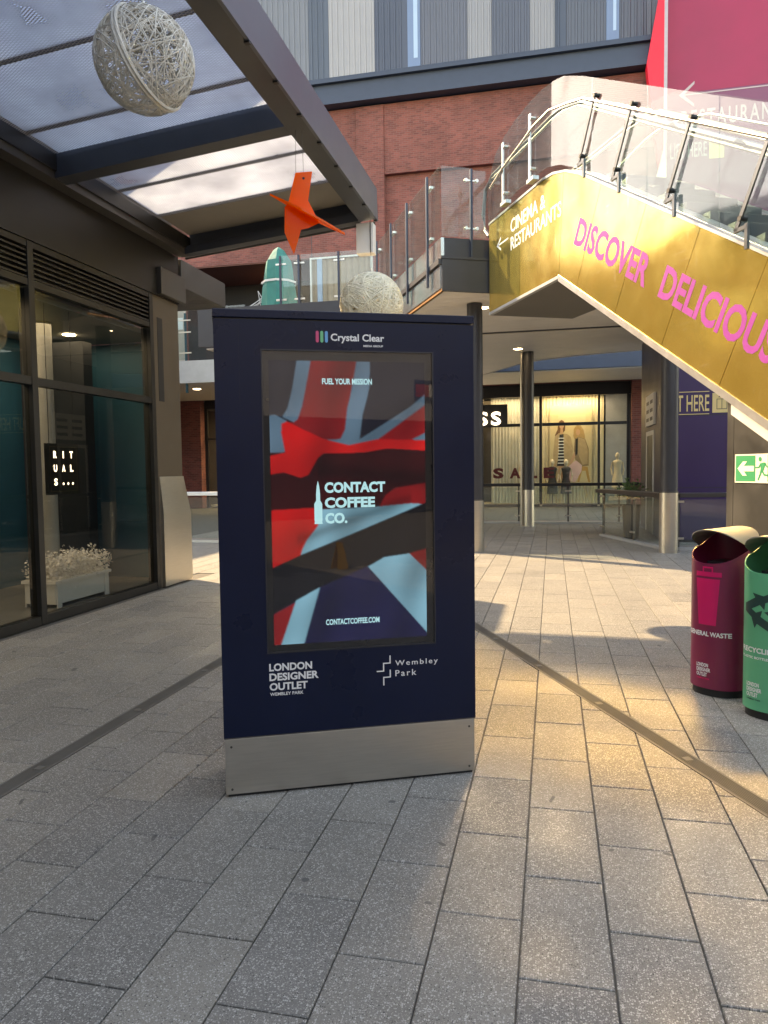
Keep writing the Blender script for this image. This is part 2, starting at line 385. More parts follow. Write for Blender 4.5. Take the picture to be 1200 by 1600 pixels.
class MB:
    def __init__(self): self.v = []; self.f = []
    def quad(self, a, b, c, d): return self.poly([a, b, c, d])
    def poly(self, pts):
        n = len(self.v); self.v += [tuple(p) for p in pts]; self.f.append(tuple(range(n, n + len(pts)))); return self
    def hexa(self, p):
        n = len(self.v); self.v += [tuple(q) for q in p]
        for f in ((0, 3, 2, 1), (4, 5, 6, 7), (0, 1, 5, 4), (1, 2, 6, 5), (2, 3, 7, 6), (3, 0, 4, 7)):
            self.f.append(tuple(n + i for i in f))
        return self
    def box(self, x0, y0, z0, x1, y1, z1):
        x0, x1 = min(x0, x1), max(x0, x1); y0, y1 = min(y0, y1), max(y0, y1); z0, z1 = min(z0, z1), max(z0, z1)
        return self.hexa([(x0, y0, z0), (x1, y0, z0), (x1, y1, z0), (x0, y1, z0), (x0, y0, z1), (x1, y0, z1), (x1, y1, z1), (x0, y1, z1)])
    def fbox(self, F, a0, b0, z0, a1, b1, z1):
        """box in a local frame F(a, b, z) -> world"""
        return self.hexa([F(a0, b0, z0), F(a1, b0, z0), F(a1, b1, z0), F(a0, b1, z0), F(a0, b0, z1), F(a1, b0, z1), F(a1, b1, z1), F(a0, b1, z1)])
    def prism(self, pts, off):
        n = len(self.v); k = len(pts); off = Vector(off)
        self.v += [tuple(p) for p in pts] + [tuple(Vector(p) + off) for p in pts]
        self.f.append(tuple(range(n + k - 1, n - 1, -1))); self.f.append(tuple(range(n + k, n + 2 * k)))
        for i in range(k):
            j = (i + 1) % k; self.f.append((n + i, n + j, n + k + j, n + k + i))
        return self
    def tube(self, pts, r, n=8, cap=True, closed=False):
        pts = [Vector(p) for p in pts]; rings = []
        up = Vector((0, 0, 1))
        for i, p in enumerate(pts):
            if closed: d = pts[(i + 1) % len(pts)] - pts[i - 1]
            else: d = pts[min(i + 1, len(pts) - 1)] - pts[max(i - 1, 0)]
            d.normalize()
            a = d.cross(up)
            if a.length < 1e-3: a = d.cross(Vector((1, 0, 0)))
            a.normalize(); b = a.cross(d)
            rr = r[i] if isinstance(r, (list, tuple)) else r
            s = len(self.v); rings.append(s)
            for k in range(n):
                t = 2 * math.pi * k / n
                self.v.append(tuple(p + a * (rr * math.cos(t)) + b * (rr * math.sin(t))))
        m = len(rings)
        for i in range(m if closed else m - 1):
            s, e = rings[i], rings[(i + 1) % m]
            for k in range(n):
                j = (k + 1) % n; self.f.append((s + k, s + j, e + j, e + k))
        if cap and not closed:
            self.f.append(tuple(rings[0] + k for k in range(n - 1, -1, -1))); self.f.append(tuple(rings[-1] + k for k in range(n)))
        return self
    def lathe(self, c, prof, n=24, sx=1.0, sy=1.0, cap=True):
        s0 = len(self.v)
        for (r, z) in prof:
            for k in range(n):
                t = 2 * math.pi * k / n
                self.v.append((c[0] + sx * r * math.cos(t), c[1] + sy * r * math.sin(t), c[2] + z))
        for i in range(len(prof) - 1):
            for k in range(n):
                j = (k + 1) % n; a = s0 + i * n; b = a + n
                self.f.append((a + k, a + j, b + j, b + k))
        if cap:
            self.f.append(tuple(s0 + k for k in range(n - 1, -1, -1)))
            a = s0 + (len(prof) - 1) * n; self.f.append(tuple(a + k for k in range(n)))
        return self
    def build(self, name, m, parent=None, smooth=False, bevel=0.0, seg=2, label=None, cat=None, group=None, kind=None):
        me = bpy.data.meshes.new(name)
        if parent is not None:
            o0 = Vector(ROOTLOC[parent.name])
        else:
            a = np.array(self.v); o0 = Vector(((a[:, 0].min() + a[:, 0].max()) / 2, (a[:, 1].min() + a[:, 1].max()) / 2, a[:, 2].min()))
        me.from_pydata([tuple(Vector(v) - o0) for v in self.v], [], self.f)
        if smooth:
            me.polygons.foreach_set('use_smooth', [True] * len(me.polygons))
        me.materials.append(m)
        me.update()
        o = bpy.data.objects.new(name, me); COL.objects.link(o)
        if parent is not None: o.parent = parent
        else: o.location = o0
        ROOTLOC[o.name] = tuple(o0)
        if smooth:
            md = o.modifiers.new('norm', 'EDGE_SPLIT'); md.split_angle = R(40)
        if bevel > 0:
            md = o.modifiers.new('bevel', 'BEVEL'); md.width = bevel; md.segments = seg; md.limit_method = 'ANGLE'; md.angle_limit = R(40)
        tag(o, label, cat, group, kind)
        return o

ROOTLOC = {}
def tag(o, label=None, cat=None, group=None, kind=None):
    if label: o['label'] = label
    if cat: o['category'] = cat
    if group: o['group'] = group
    if kind: o['kind'] = kind
    return o

def thing(name, label, cat, loc, group=None):
    o = bpy.data.objects.new(name, None); COL.objects.link(o)
    o.location = loc; o.empty_display_size = 0.2
    ROOTLOC[o.name] = tuple(loc)
    return tag(o, label, cat, group)

def part(name, m, parent, fn, **k):
    b = MB(); fn(b); return b.build(name, m, parent, **k)

_text_cache = {}
def text2d(s, bold=0.0, space=1.0, res=3):
    key = (s, bold, space)
    if key in _text_cache: return _text_cache[key]
    cu = bpy.data.curves.new('t', 'FONT'); cu.body = s; cu.size = 1.0; cu.offset = bold; cu.space_character = space; cu.resolution_u = res
    o = bpy.data.objects.new('t', cu); COL.objects.link(o)
    bpy.context.view_layer.update()
    dg = bpy.context.evaluated_depsgraph_get()
    me = bpy.data.meshes.new_from_object(o.evaluated_get(dg))
    v = np.array([(p.co.x, p.co.y) for p in me.vertices]); f = [tuple(p.vertices) for p in me.polygons]
    bpy.data.objects.remove(o); bpy.data.curves.remove(cu); bpy.data.meshes.remove(me)
    v = v - v.min(0); v = v / v.max(0)
    _text_cache[key] = (v, f)
    return v, f

def text(s, org, xd, yd, w, h, m, parent, name='lettering', bold=0.02, space=1.0, thick=0.0, label=None):
    """flat lettering filling a w x h rectangle at org, along xd / yd"""
    v, f = text2d(s, bold, space)
    org, xd, yd = Vector(org), Vector(xd).normalized(), Vector(yd).normalized()
    b = MB(); b.v = [tuple(org + xd * (float(p[0]) * w) + yd * (float(p[1]) * h)) for p in v]; b.f = list(f)
    if thick > 0:
        n = xd.cross(yd).normalized() * thick
        k = len(b.v); cnt = {}
        for q in f:
            for i in range(len(q)):
                e = (q[i], q[(i + 1) % len(q)]); cnt[tuple(sorted(e))] = cnt.get(tuple(sorted(e)), []) + [e]
        b.v += [tuple(Vector(p) - n) for p in b.v]
        for es in cnt.values():
            if len(es) == 1:
                i, j = es[0]; b.f.append((i, i + k, j + k, j))
    return b.build(name, m, parent, label=label)

def flat(pts, m, parent, name, thick=0.0, nrm=None, **k):
    b = MB()
    if thick: b.prism(pts, Vector(nrm) * thick)
    else: b.poly(pts)
    return b.build(name, m, parent, **k)

def copy_tree(o, parent=None):
    c = o.copy(); COL.objects.link(c); c.parent = parent
    ROOTLOC[c.name] = ROOTLOC[o.name]
    for ch in list(o.children): copy_tree(ch, c)
    return c

# ================================================================ THE GROUND
gb = MB(); gb.box(-250, -200, -0.6, 250, 300, -0.012)
ground = gb.build('ground', M_JOINT, None, kind='structure')

# drains are gaps in the paving
DW = 0.058
D1X = -2.76
d2a, d2b = Vector((-1.55, 9.25, 0)), Vector((2.05, 1.40, 0))
d2d = (d2b - d2a).normalized(); d2n = Vector((-d2d.y, d2d.x, 0))

def clip(poly, p, n):
    out = []
    for i in range(len(poly)):
        a, b = poly[i], poly[(i + 1) % len(poly)]
        da = (a[0] - p[0]) * n[0] + (a[1] - p[1]) * n[1]; db = (b[0] - p[0]) * n[0] + (b[1] - p[1]) * n[1]
        if da >= 0: out.append(a)
        if (da > 0 and db < 0) or (da < 0 and db > 0):
            t = da / (da - db); out.append((a[0] + (b[0] - a[0]) * t, a[1] + (b[1] - a[1]) * t))
    return out

def area(p):
    return abs(sum(p[i][0] * p[(i + 1) % len(p)][1] - p[(i + 1) % len(p)][0] * p[i][1] for i in range(len(p)))) / 2

slabs = []
rng = random.Random(3)
for k in range(-30, 34):
    x0 = 0.195 + 0.3 * k
    y = (2.0 if k % 2 == 0 else 2.303) - 0.606 * 9
    while y < 34:
        ln = 0.606
        poly = [(x0 + 0.003, y + 0.003), (x0 + 0.297, y + 0.003), (x0 + 0.297, y + ln - 0.003), (x0 + 0.003, y + ln - 0.003)]
        y += ln
        if x0 < -5.25 and poly[0][1] < 10.2: continue
        pieces = []
        # split along the straight drain
        if x0 < D1X + DW + 0.01 and x0 + 0.3 > D1X - DW - 0.01 and poly[0][1] < 14:
            pieces = [clip(poly, (D1X - DW - .004, 0), (-1, 0)), clip(poly, (D1X + DW + .004, 0), (1, 0))]
        else: pieces = [poly]
        out = []
        for q in pieces:
            if len(q) < 3: continue
            cy0 = sum(p[1] for p in q) / len(q)
            if d2b.y - 0.3 < cy0 < d2a.y + 0.1:
                out += [clip(q, (d2a.x + d2n.x * (DW + .004), d2a.y + d2n.y * (DW + .004)), (d2n.x, d2n.y)),
                        clip(q, (d2a.x - d2n.x * (DW + .004), d2a.y - d2n.y * (DW + .004)), (-d2n.x, -d2n.y))]
            else: out.append(q)
        for q in out:
            if len(q) >= 3 and area(q) > 0.0015: slabs.append((q, len(q) == 4 and abs(area(q) - 0.294 * 0.6) < 1e-3))

def seen(q):
    cx = sum(p[0] for p in q) / len(q); cy_ = sum(p[1] for p in q) / len(q)
    d = cam_rot.transposed() @ Vector((cx, cy_, -1.626))
    if d.z > -0.6: return 0
    sx, sy = d.x / -d.z, d.y / -d.z
    if abs(sx) > 0.56 or abs(sy) > 0.74: return 0
    if -0.20 < sx < 0.12 and cy_ > 4.3: return 0          # behind the media kiosk
    if cx < -5.2 or cy_ > 26: return 0
    return area(q) * 1.626 / (d.length ** 3)

def slab_mesh(q, name='slab'):
    cx = sum(p[0] for p in q) / len(q); cy_ = sum(p[1] for p in q) / len(q)
    me = bpy.data.meshes.new(name); bm = bmesh.new()
    vs = [bm.verts.new((p[0] - cx, p[1] - cy_, 0)) for p in q]
    ins = []
    for p in q:
        dx, dy = p[0] - cx, p[1] - cy_; l = math.hypot(dx, dy)
        ins.append(bm.verts.new((dx - 0.0035 * (1 if dx > 0 else -1), dy - 0.0035 * (1 if dy > 0 else -1), 0)))
    low = [bm.verts.new((p[0] - cx, p[1] - cy_, -0.04)) for p in q]
    for v in vs: v.co.z = -0.003
    n = len(q)
    bm.faces.new(ins)
    for i in range(n):
        j = (i + 1) % n
        bm.faces.new((vs[i], vs[j], ins[j], ins[i])); bm.faces.new((low[i], low[j], vs[j], vs[i]))
    bm.to_mesh(me); bm.free(); me.materials.append(M_PAVE)
    return me, (cx, cy_)

order = sorted(range(len(slabs)), key=lambda i: -seen(slabs[i][0]))
full = slab_mesh([(0, 0), (0.294, 0), (0.294, 0.6), (0, 0.6)])[0]
g0 = Vector(ROOTLOC[ground.name])
rest = MB()
for n_, i in enumerate(order):
    q, whole = slabs[i]
    dz = rng.uniform(-0.0012, 0.0012)
    if n_ < 300 and seen(q) > 0:
        if whole:
            me = full; c = (sum(p[0] for p in q) / 4, sum(p[1] for p in q) / 4)
        else: me, c = slab_mesh(q)
        o = bpy.data.objects.new('slab', me); COL.objects.link(o); o.parent = ground
        o.location = Vector((c[0], c[1], dz)) - g0
        o.rotation_euler = (rng.uniform(-.0012, .0012), rng.uniform(-.0012, .0012), 0)
    else:
        me, c = slab_mesh(q)
        s = len(rest.v)
        rest.v += [(v.co.x + c[0], v.co.y + c[1], v.co.z + dz) for v in me.vertices]
        rest.f += [tuple(s + a for a in p.vertices) for p in me.polygons]
        bpy.data.meshes.remove(me)
rest.build('paving', M_PAVE, ground, kind='stuff')

M_GRATE = mat('drain_grate_metal', (0.12, 0.113, 0.10), 0.7, 0.0, var=0.2, scale=6)
def drain(label, a, b, group):
    a, b = Vector(a), Vector(b); d = (b - a).normalized(); n = Vector((-d.y, d.x, 0)); L = (b - a).length
    root = thing('drain_channel', label, 'drain', a)
    def F(u, w, z): return tuple(a + d * u + n * w + Vector((0, 0, z)))
    part('channel', M_BLACK, root, lambda m: m.fbox(F, 0, -DW, -0.10, L, DW, -0.06))
    for s in (-1, 1):
        part('edge_rail', M_GRATE, root, lambda m: m.fbox(F, 0, s * DW - s * 0.014, -0.06, L, s * DW, 0.001))
    g = MB()
    # long bars, then cross ties
    for i in range(7):
        w = -DW + 0.022 + i * (2 * DW - 0.044) / 6
        g.fbox(F, 0, w - 0.0028, -0.03, L, w + 0.0028, 0.0)
    u = 0.1
    while u < L:
        g.fbox(F, u, -DW + 0.015, -0.03, u + 0.012, DW - 0.015, -0.006); u += 0.25
    g.build('grating', M_GRATE, root, kind='stuff')
    u = 0.45
    while u < L - 0.2:
        part('lock_plate', M_GRATE, root, lambda m: m.fbox(F, u, -0.022, -0.02, u + 0.05, 0.022, 0.0015)); u += 1.0
    return root
drain('slotted metal drain running straight beside the shop on the left', (D1X, 1.0, 0), (D1X, 13.9, 0), None)
drain('slotted metal drain running diagonally past the bins on the right', d2a, d2b, None)

# ================================================================ MEDIA KIOSK
K0 = Vector((-1.58, 3.319, 0)); KA = Vector((0.909, 0.418, 0)).normalized(); KN = Vector((0.418, -0.909, 0)).normalized()
KW, KD, KH = 1.305, 0.40, 2.40
def KF(a, b, z): return tuple(K0 + KA * a + KN * b + Vector((0, 0, z)))
kiosk = thing('advertising_kiosk', 'tall navy freestanding advertising kiosk with lit portrait screen', 'kiosk', K0)
part('foot', M_BLACK, kiosk, lambda m: m.fbox(KF, 0.015, -KD + .015, 0, KW - .015, -0.015, 0.014))
part('plinth', M_STEEL, kiosk, lambda m: m.fbox(KF, 0.004, -KD + .004, 0.014, KW - .004, -0.004, 0.296), bevel=0.003)
part('trim_strip', M_STEELD, kiosk, lambda m: m.fbox(KF, 0.001, -KD + .001, 0.296, KW - .001, -0.0005, 0.302))
SA0, SA1, SZ0, SZ1 = 0.222, 1.090, 0.712, 2.212     # glazed opening
def kbody(m):
    m.fbox(KF, 0, -KD, 0.302, KW, -0.02, 2.352)
    m.fbox(KF, 0, -0.02, 0.302, SA0, 0, 2.352); m.fbox(KF, SA1, -0.02, 0.302, KW, 0, 2.352)
    m.fbox(KF, SA0, -0.02, 0.302, SA1, 0, SZ0); m.fbox(KF, SA0, -0.02, SZ1, SA1, 0, 2.352)
body = part('body', M_NAVY, kiosk, kbody)
part('cap', M_NAVY, kiosk, lambda m: m.fbox(KF, -0.004, -KD - .004, 2.360, KW + .004, 0.004, KH), bevel=0.004)
part('cap_gap', M_BLACK, kiosk, lambda m: m.fbox(KF, 0.01, -KD + .01, 2.352, KW - .01, -0.008, 2.360))
M_BEZEL = mat('bezel_metal', (0.05, 0.052, 0.06), 0.35, 0.6, var=0.05)
for nm, r in (('l', (SA0, SZ0, SA0 + .006, SZ1)), ('r', (SA1 - .006, SZ0, SA1, SZ1)), ('b', (SA0 + .006, SZ0, SA1 - .006, SZ0 + .006)), ('t', (SA0 + .006, SZ1 - .006, SA1 - .006, SZ1))):
    part('bezel', M_BEZEL, kiosk, lambda m: m.fbox(KF, r[0], -0.018, r[1], r[2], 0.003, r[3]))

for a, z in ((.035, .04), (KW - .035, .04), (.035, .255), (KW - .035, .255)):
    part('screw', M_STEELD, kiosk, lambda m: m.tube([KF(a, -.006, z), KF(a, -.0015, z)], .006, 10))
part('panel_seam', M_BLACK, kiosk, lambda m: m.fbox(KF, .118, -.004, 1.95, .1188, .0006, 2.35))
# --- the picture on the screen, painted cell by cell
A0, A1, Z0, Z1 = 0.258, 1.045, 0.752, 2.160
LAYERS = [
('w', [(0.148, 0.0), (0.236, 0.0), (0.205, 0.091), (0.178, 0.156), (0.147, 0.204), (0.121, 0.215), (0.049, 0.196), (0.084, 0.166), (0.116, 0.097)]),
('r1', [(0.237, 0.0), (0.53, 0.0), (0.486, 0.127), (0.465, 0.176), (0.448, 0.253), (0.417, 0.274), (0.311, 0.28), (0.175, 0.236), (0.058, 0.212), (0.121, 0.215), (0.147, 0.204), (0.178, 0.156)]),
('w', [(0.53, 0.0), (0.616, 0.0), (0.614, 0.083), (0.597, 0.127), (0.565, 0.187), (0.543, 0.275), (0.512, 0.294), (0.45, 0.296), (0.351, 0.291), (0.311, 0.277), (0.417, 0.274), (0.448, 0.242), (0.465, 0.166), (0.486, 0.122)]),
('w', [(0.543, 0.275), (0.739, 0.209), (0.884, 0.159), (1.1, 0.06), (1.1, 0.112), (0.974, 0.156), (0.78, 0.231), (0.665, 0.275), (0.512, 0.294)]),
('r2', [(0.665, 0.275), (0.78, 0.231), (0.974, 0.156), (1.1, 0.112), (1.1, 0.299), (0.664, 0.297)]),
('w', [(0.883, 0.279), (1.1, 0.22), (1.1, 0.29), (0.972, 0.287)]),
('w', [(-0.1, 0.20), (-0.037, 0.193), (0.001, 0.188), (0.077, 0.209), (0.042, 0.252), (0.064, 0.322), (-0.1, 0.343)]),
('d', [(-0.1, 0.322), (1.1, 0.299), (1.1, 0.54), (-0.1, 0.54)]),
('r', [(0.044, 0.22), (0.077, 0.212), (0.311, 0.274), (0.471, 0.296), (0.665, 0.275), (1.1, 0.281), (1.1, 0.321), (0.726, 0.308), (0.571, 0.322), (0.43, 0.324), (0.31, 0.323), (0.27, 0.34), (0.208, 0.399), (0.158, 0.409), (0.051, 0.389), (-0.1, 0.402), (-0.1, 0.34), (0.064, 0.32), (0.042, 0.252)]),
('r2', [(0.669, 0.514), (0.712, 0.475), (0.775, 0.451), (1.1, 0.425), (1.1, 0.54), (0.669, 0.531)]),
('r', [(-0.1, 0.523), (0.234, 0.516), (0.293, 0.522), (0.261, 0.582), (0.19, 0.63), (0.149, 0.682), (-0.1, 0.74)]),
('W', [(0.293, 0.522), (0.638, 0.518), (0.878, 0.508), (0.956, 0.511), (0.772, 0.551), (0.381, 0.634), (0.149, 0.682), (0.16, 0.662), (0.19, 0.63), (0.261, 0.582)]),
('k', [(-0.1, 0.74), (0.149, 0.682), (0.381, 0.634), (0.772, 0.551), (0.956, 0.511), (1.1, 0.485), (1.1, 0.69), (0.864, 0.691), (0.696, 0.701), (0.582, 0.733), (0.255, 0.803), (0.103, 0.849), (-0.1, 0.91)]),
('n', [(-0.1, 0.91), (0.255, 0.803), (0.582, 0.733), (1.1, 1.06), (1.1, 1.1), (-0.1, 1.1)]),
('W', [(0.113, 0.844), (0.269, 0.8), (0.15, 1.02), (0.0, 1.02)]),
('r2', [(-0.1, 0.91), (0.108, 0.851), (0.0, 1.02), (-0.1, 1.02)]),
('W', [(0.587, 0.733), (0.696, 0.701), (0.864, 0.691), (1.1, 0.82), (1.1, 1.062)]),
('r2', [(0.864, 0.691), (1.1, 0.66), (1.1, 0.82)]),
]
LAYERS = [(c, [((u * .777 + .025) / .787, v) for u, v in p]) for c, p in LAYERS]
SC = {'w': (70, 108, 146), 'W': (98, 166, 212), 'r1': (112, 26, 34), 'r2': (128, 22, 30), 'r': (178, 26, 32), 'd': (46, 10, 14), 'k': (13, 15, 22), 'n': (20, 24, 70), 'bg': (26, 30, 46)}
GX, GY = 150, 270
def inside(px, py_, poly):
    r = np.zeros(px.shape, bool); n = len(poly); j = n - 1
    for i in range(n):
        xi, yi = poly[i]; xj, yj = poly[j]
        c = ((yi > py_) != (yj > py_)) & (px < (xj - xi) * (py_ - yi) / (yj - yi + 1e-12) + xi)
        r ^= c; j = i
    return r
us, vs_ = np.meshgrid(np.linspace(0, 1, GX * 2), np.linspace(0, 1, GY * 2))
img = np.zeros((GY * 2, GX * 2, 3)); img[:] = srgb(*SC['bg'])[:3]
for c, p in LAYERS:
    img[inside(us, vs_, p)] = srgb(*SC[c])[:3]
# shading of the cloth folds in the advert itself
fold = 1 + 0.30 * np.sin(us * 9 + vs_ * 16) * np.sin(us * 4 - vs_ * 7) + 0.12 * np.sin(us * 23 + 11 * vs_)
fold *= 1 - 0.55 * np.exp(-((vs_ - 0.37 - 0.05 * us) / 0.035) ** 2) * (us > 0.3)
img *= fold[..., None].clip(0.35, 1.35)
dk = np.exp(-((vs_ - (0.66 - 0.19 * us)) / 0.02) ** 2) * ((us > 0.16) & (us < 0.9))
img *= (1 - 0.45 * dk)[..., None]
for _ in range(1):
    img[1:-1, 1:-1] = (img[1:-1, 1:-1] * 2 + img[:-2, 1:-1] + img[2:, 1:-1] + img[1:-1, :-2] + img[1:-1, 2:]) / 6
img = img.reshape(GY, 2, GX, 2, 3).mean((1, 3))
me = bpy.data.meshes.new('display')
ko = Vector(ROOTLOC[kiosk.name])
vv = []
for j in range(GY):
    for i in range(GX):
        vv.append(tuple(Vector(KF(A0 + (A1 - A0) * i / (GX - 1), -0.0085, Z1 - (Z1 - Z0) * j / (GY - 1))) - ko))
ff = [(j * GX + i, (j + 1) * GX + i, (j + 1) * GX + i + 1, j * GX + i + 1) for j in range(GY - 1) for i in range(GX - 1)]
me.from_pydata(vv, [], ff)
ca = me.color_attributes.new('picture', 'FLOAT_COLOR', 'POINT')
ca.data.foreach_set('color', np.concatenate([img.reshape(-1, 3), np.ones((GX * GY, 1))], 1).astype(np.float32).ravel())
md = bpy.data.materials.new('lit_display'); md.use_nodes = True
pn = md.node_tree.nodes['Principled BSDF']
at = md.node_tree.nodes.new('ShaderNodeAttribute'); at.attribute_name = 'picture'
pn.inputs['Base Color'].default_value = (0.01, 0.01, 0.012, 1); pn.inputs['Roughness'].default_value = 0.4; pn.inputs['Specular IOR Level'].default_value = 0.1
md.node_tree.links.new(at.outputs['Color'], pn.inputs['Emission Color'])
pn.inputs['Emission Strength'].default_value = 0.15
me.materials.append(md)
disp = bpy.data.objects.new('display', me); COL.objects.link(disp); disp.parent = kiosk
ROOTLOC[disp.name] = tuple(ko)
part('display_border', mat('display_black', (0.006, 0.006, 0.008), 0.3, var=0), kiosk, lambda m: m.poly([KF(SA0, -0.0115, SZ0), KF(SA1, -0.0115, SZ0), KF(SA1, -0.0115, SZ1), KF(SA0, -0.0115, SZ1)]))
M_SCREENGLASS = glass_mat('screen_glass', (0.93, 0.95, 0.97), refl=0.55)
part('cover_glass', M_SCREENGLASS, kiosk, lambda m: m.poly([KF(SA0 + .006, -0.002, SZ0 + .006), KF(SA1 - .006, -0.002, SZ0 + .006), KF(SA1 - .006, -0.002, SZ1 - .006), KF(SA0 + .006, -0.002, SZ1 - .006)]))
M_CYAN = mat('advert_lettering', (0.02, 0.02, 0.02), 0.5, var=0, rvar=0, emit=srgb(140, 212, 250), estr=0.20)
def ktext(s, a, z, w, h, m, off=0.0012, parent=None, **k):
    return text(s, KF(a, off, z), KA, (0, 0, 1), w, h, m, parent or kiosk, **k)
for s, a, z, w, h, bo in (('FUEL YOUR MISSION', .520, 2.045, .252, .030, .03), ('CONTACT', .523, 1.506, .310, .054, .045), ('COFFEE', .523, 1.430, .256, .054, .045), ('CO.', .524, 1.352, .112, .054, .045), ('CONTACTCOFFEE.COM', .518, .838, .276, .030, .03)):
    ktext(s, a, z, w, h, M_CYAN, off=-0.0065, parent=disp, bold=bo)
bl = [(-.020, 0), (.020, 0), (.020, .006), (.018, .012), (.020, .016), (.020, .100), (.010, .118), (.010, .150), (.006, .190), (0, .216), (-.006, .190), (-.010, .150), (-.010, .118), (-.020, .100), (-.020, .016), (-.018, .012), (-.020, .006)]
part('bullet_emblem', M_CYAN, disp, lambda m: m.poly([KF(.490 + x, -0.0065, 1.352 + z) for x, z in bl]))
# --- vinyl on the body
for i, c in enumerate(((214, 76, 118), (92, 186, 136), (86, 164, 214))):
    x = .492 + i * .0225; pts = []
    for cx, cz, t0 in ((x + .0075, 2.298, 0), (x + .0075, 2.256, math.pi)):
        pts += [(cx + .0075 * math.cos(t0 + t * math.pi / 6), cz + .0075 * math.sin(t0 + t * math.pi / 6)) for t in range(7)]
    part('logo_bar', mat('logo_bar_%d' % i, srgb(*c), 0.5, var=0), kiosk, lambda m: m.poly([KF(a, .0012, z) for a, z in pts]))
ktext('Crystal Clear', .566, 2.247, .270, .047, M_WHITE, bold=.025)
ktext('MEDIA GROUP', .730, 2.231, .100, .010, M_WHITE, bold=.03)
ktext('LONDON', .229, .623, .214, .039, M_WHITE, bold=.035)
ktext('DESIGNER', .229, .574, .246, .039, M_WHITE, bold=.035)
ktext('OUTLET', .229, .525, .190, .039, M_WHITE, bold=.035)
ktext('WEMBLEY PARK', .231, .499, .166, .016, M_WHITE, bold=.02)
ktext('Wembley', .872, .600, .228, .036, M_WHITE, bold=.01, space=1.3)
ktext('Park', .872, .553, .112, .032, M_WHITE, bold=.01, space=1.3)
part('stair_logo', M_WHITE, kiosk, lambda m: m.poly([KF(a, .0012, z) for a, z in [(.774, .582), (.8137, .582), (.8137, .622), (.8482, .622), (.8482, .664), (.8418, .664), (.8418, .628), (.8073, .628), (.8073, .588), (.774, .588)]]))
part('stair_logo', M_WHITE, kiosk, lambda m: m.poly([KF(a, .0012, z) for a, z in [(.8073, .510), (.8137, .510), (.8137, .549), (.8482, .549), (.8482, .590), (.8418, .590), (.8418, .555), (.8073, .555)]]))

# ================================================================ LITTER BINS
EA = R(27)
EV = Vector((-math.sin(EA), math.cos(EA), 0)); NV = Vector((-math.cos(EA), -math.sin(EA), 0))
BEV = Vector((-.77, .64, 0)).normalized(); BNV = Vector((-.64, -.77, 0)).normalized()
def litter_bin(c, name, label, mbody, memblem, kind):
    c = Vector(c); root = thing(name, label, 'bin', c, 'litter bins in a row beside the escalator')
    A, B = 0.195, 0.235
    def plan(t):  # superellipse, t=0 faces front
        ct, st = math.cos(t), math.sin(t)
        n = B * math.copysign(abs(ct) ** 0.8, ct); e = A * math.copysign(abs(st) ** 0.8, st)
        return e, n
    def W(e, n, z): return tuple(c - BEV * e + BNV * n + Vector((0, 0, z)))
    arch = lambda e: 1.035 + 0.135 * max(0.0, 1 - (abs(e) / A) ** 2.2) ** 0.5
    N = 56
    ring = [plan(2 * math.pi * k / N) for k in range(N)]
    def top(k):
        e, n = ring[k]
        if n > 0: return 1.035 - 0.10 * (max(0, n) / B) ** 1.5
        return arch(e) - 0.006
    def shell(m, inset, z0):
        s = len(m.v)
        sc = 1 - inset
        for k in range(N): m.v.append(W(ring[k][0] * sc, ring[k][1] * sc, z0))
        for k in range(N): m.v.append(W(ring[k][0] * sc, ring[k][1] * sc, top(k)))
        for k in range(N):
            j = (k + 1) % N; m.f.append((s + k, s + j, s + N + j, s + N + k))
        return s
    def bodyf(m):
        s1 = shell(m, 0, 0.055); s2 = shell(m, 0.035, 0.055)
        for k in range(N):
            j = (k + 1) % N; m.f.append((s1 + N + k, s1 + N + j, s2 + N + j, s2 + N + k)); m.f.append((s1 + j, s1 + k, s2 + k, s2 + j))
    b = part('body', mbody, root, bodyf, smooth=True)
    def basef(m):
        s = len(m.v)
        for z in (0.0, 0.058):
            for k in range(N): m.v.append(W(ring[k][0] * .93, ring[k][1] * .93, z))
        for k in range(N):
            j = (k + 1) % N; m.f.append((s + k, s + j, s + N + j, s + N + k))
        m.f.append(tuple(s + N + k for k in range(N)))
    part('base', M_BLACK, root, basef, smooth=True)
    def linerf(m):
        s = len(m.v)
        for k in range(N): m.v.append(W(ring[k][0] * .90, ring[k][1] * .90, 0.74))
        m.f.append(tuple(s + k for k in range(N)))
        m.fbox(lambda a, b2, z: W(a, b2, z), -0.10, -0.13, 0.74, 0.10, 0.06, 0.93)
    part('liner', mat('bin_liner', (0.02, 0.02, 0.022), 0.35, var=0.3, scale=14, bump=0.8, bscale=20), root, linerf)
    def hoodf(m):
        G = 26; s = len(m.v); 
        for lay, dz in ((0, 0.0), (1, -0.007)):
            for i in range(G + 1):
                e = -A + 2 * A * i / G
                w = (max(0.0, 1 - (abs(e) / A) ** 2.5)) ** (1 / 2.5) * B
                for j in range(11):
                    n = -w + 2 * w * j / 10
                    m.v.append(W(e, n * 1.004, arch(e) + dz))
        S = (G + 1) * 11
        for i in range(G):
            for j in range(10):
                a = s + i * 11 + j; m.f.append((a, a + 11, a + 12, a + 1)); a += S; m.f.append((a, a + 1, a + 12, a + 11))
        for i in range(G):
            for j in (0, 10):
                a = s + i * 11 + j; m.f.append((a, a + 11, a + 11 + S, a + S))
    part('hood', mat('bin_hood_metal', (0.48, 0.46, 0.42), 0.4, 0.7, var=0.12), root, hoodf, smooth=True)
    # decals wrapped on the curved front
    def surf(e, z):
        x = min(0.999, abs(e) / A); ct = (1 - x ** 2.5) ** (1 / 2.5)
        return W(e * 1.004 if abs(e) < A else e, B * ct + 0.0015, z)
    return root, b, surf, W

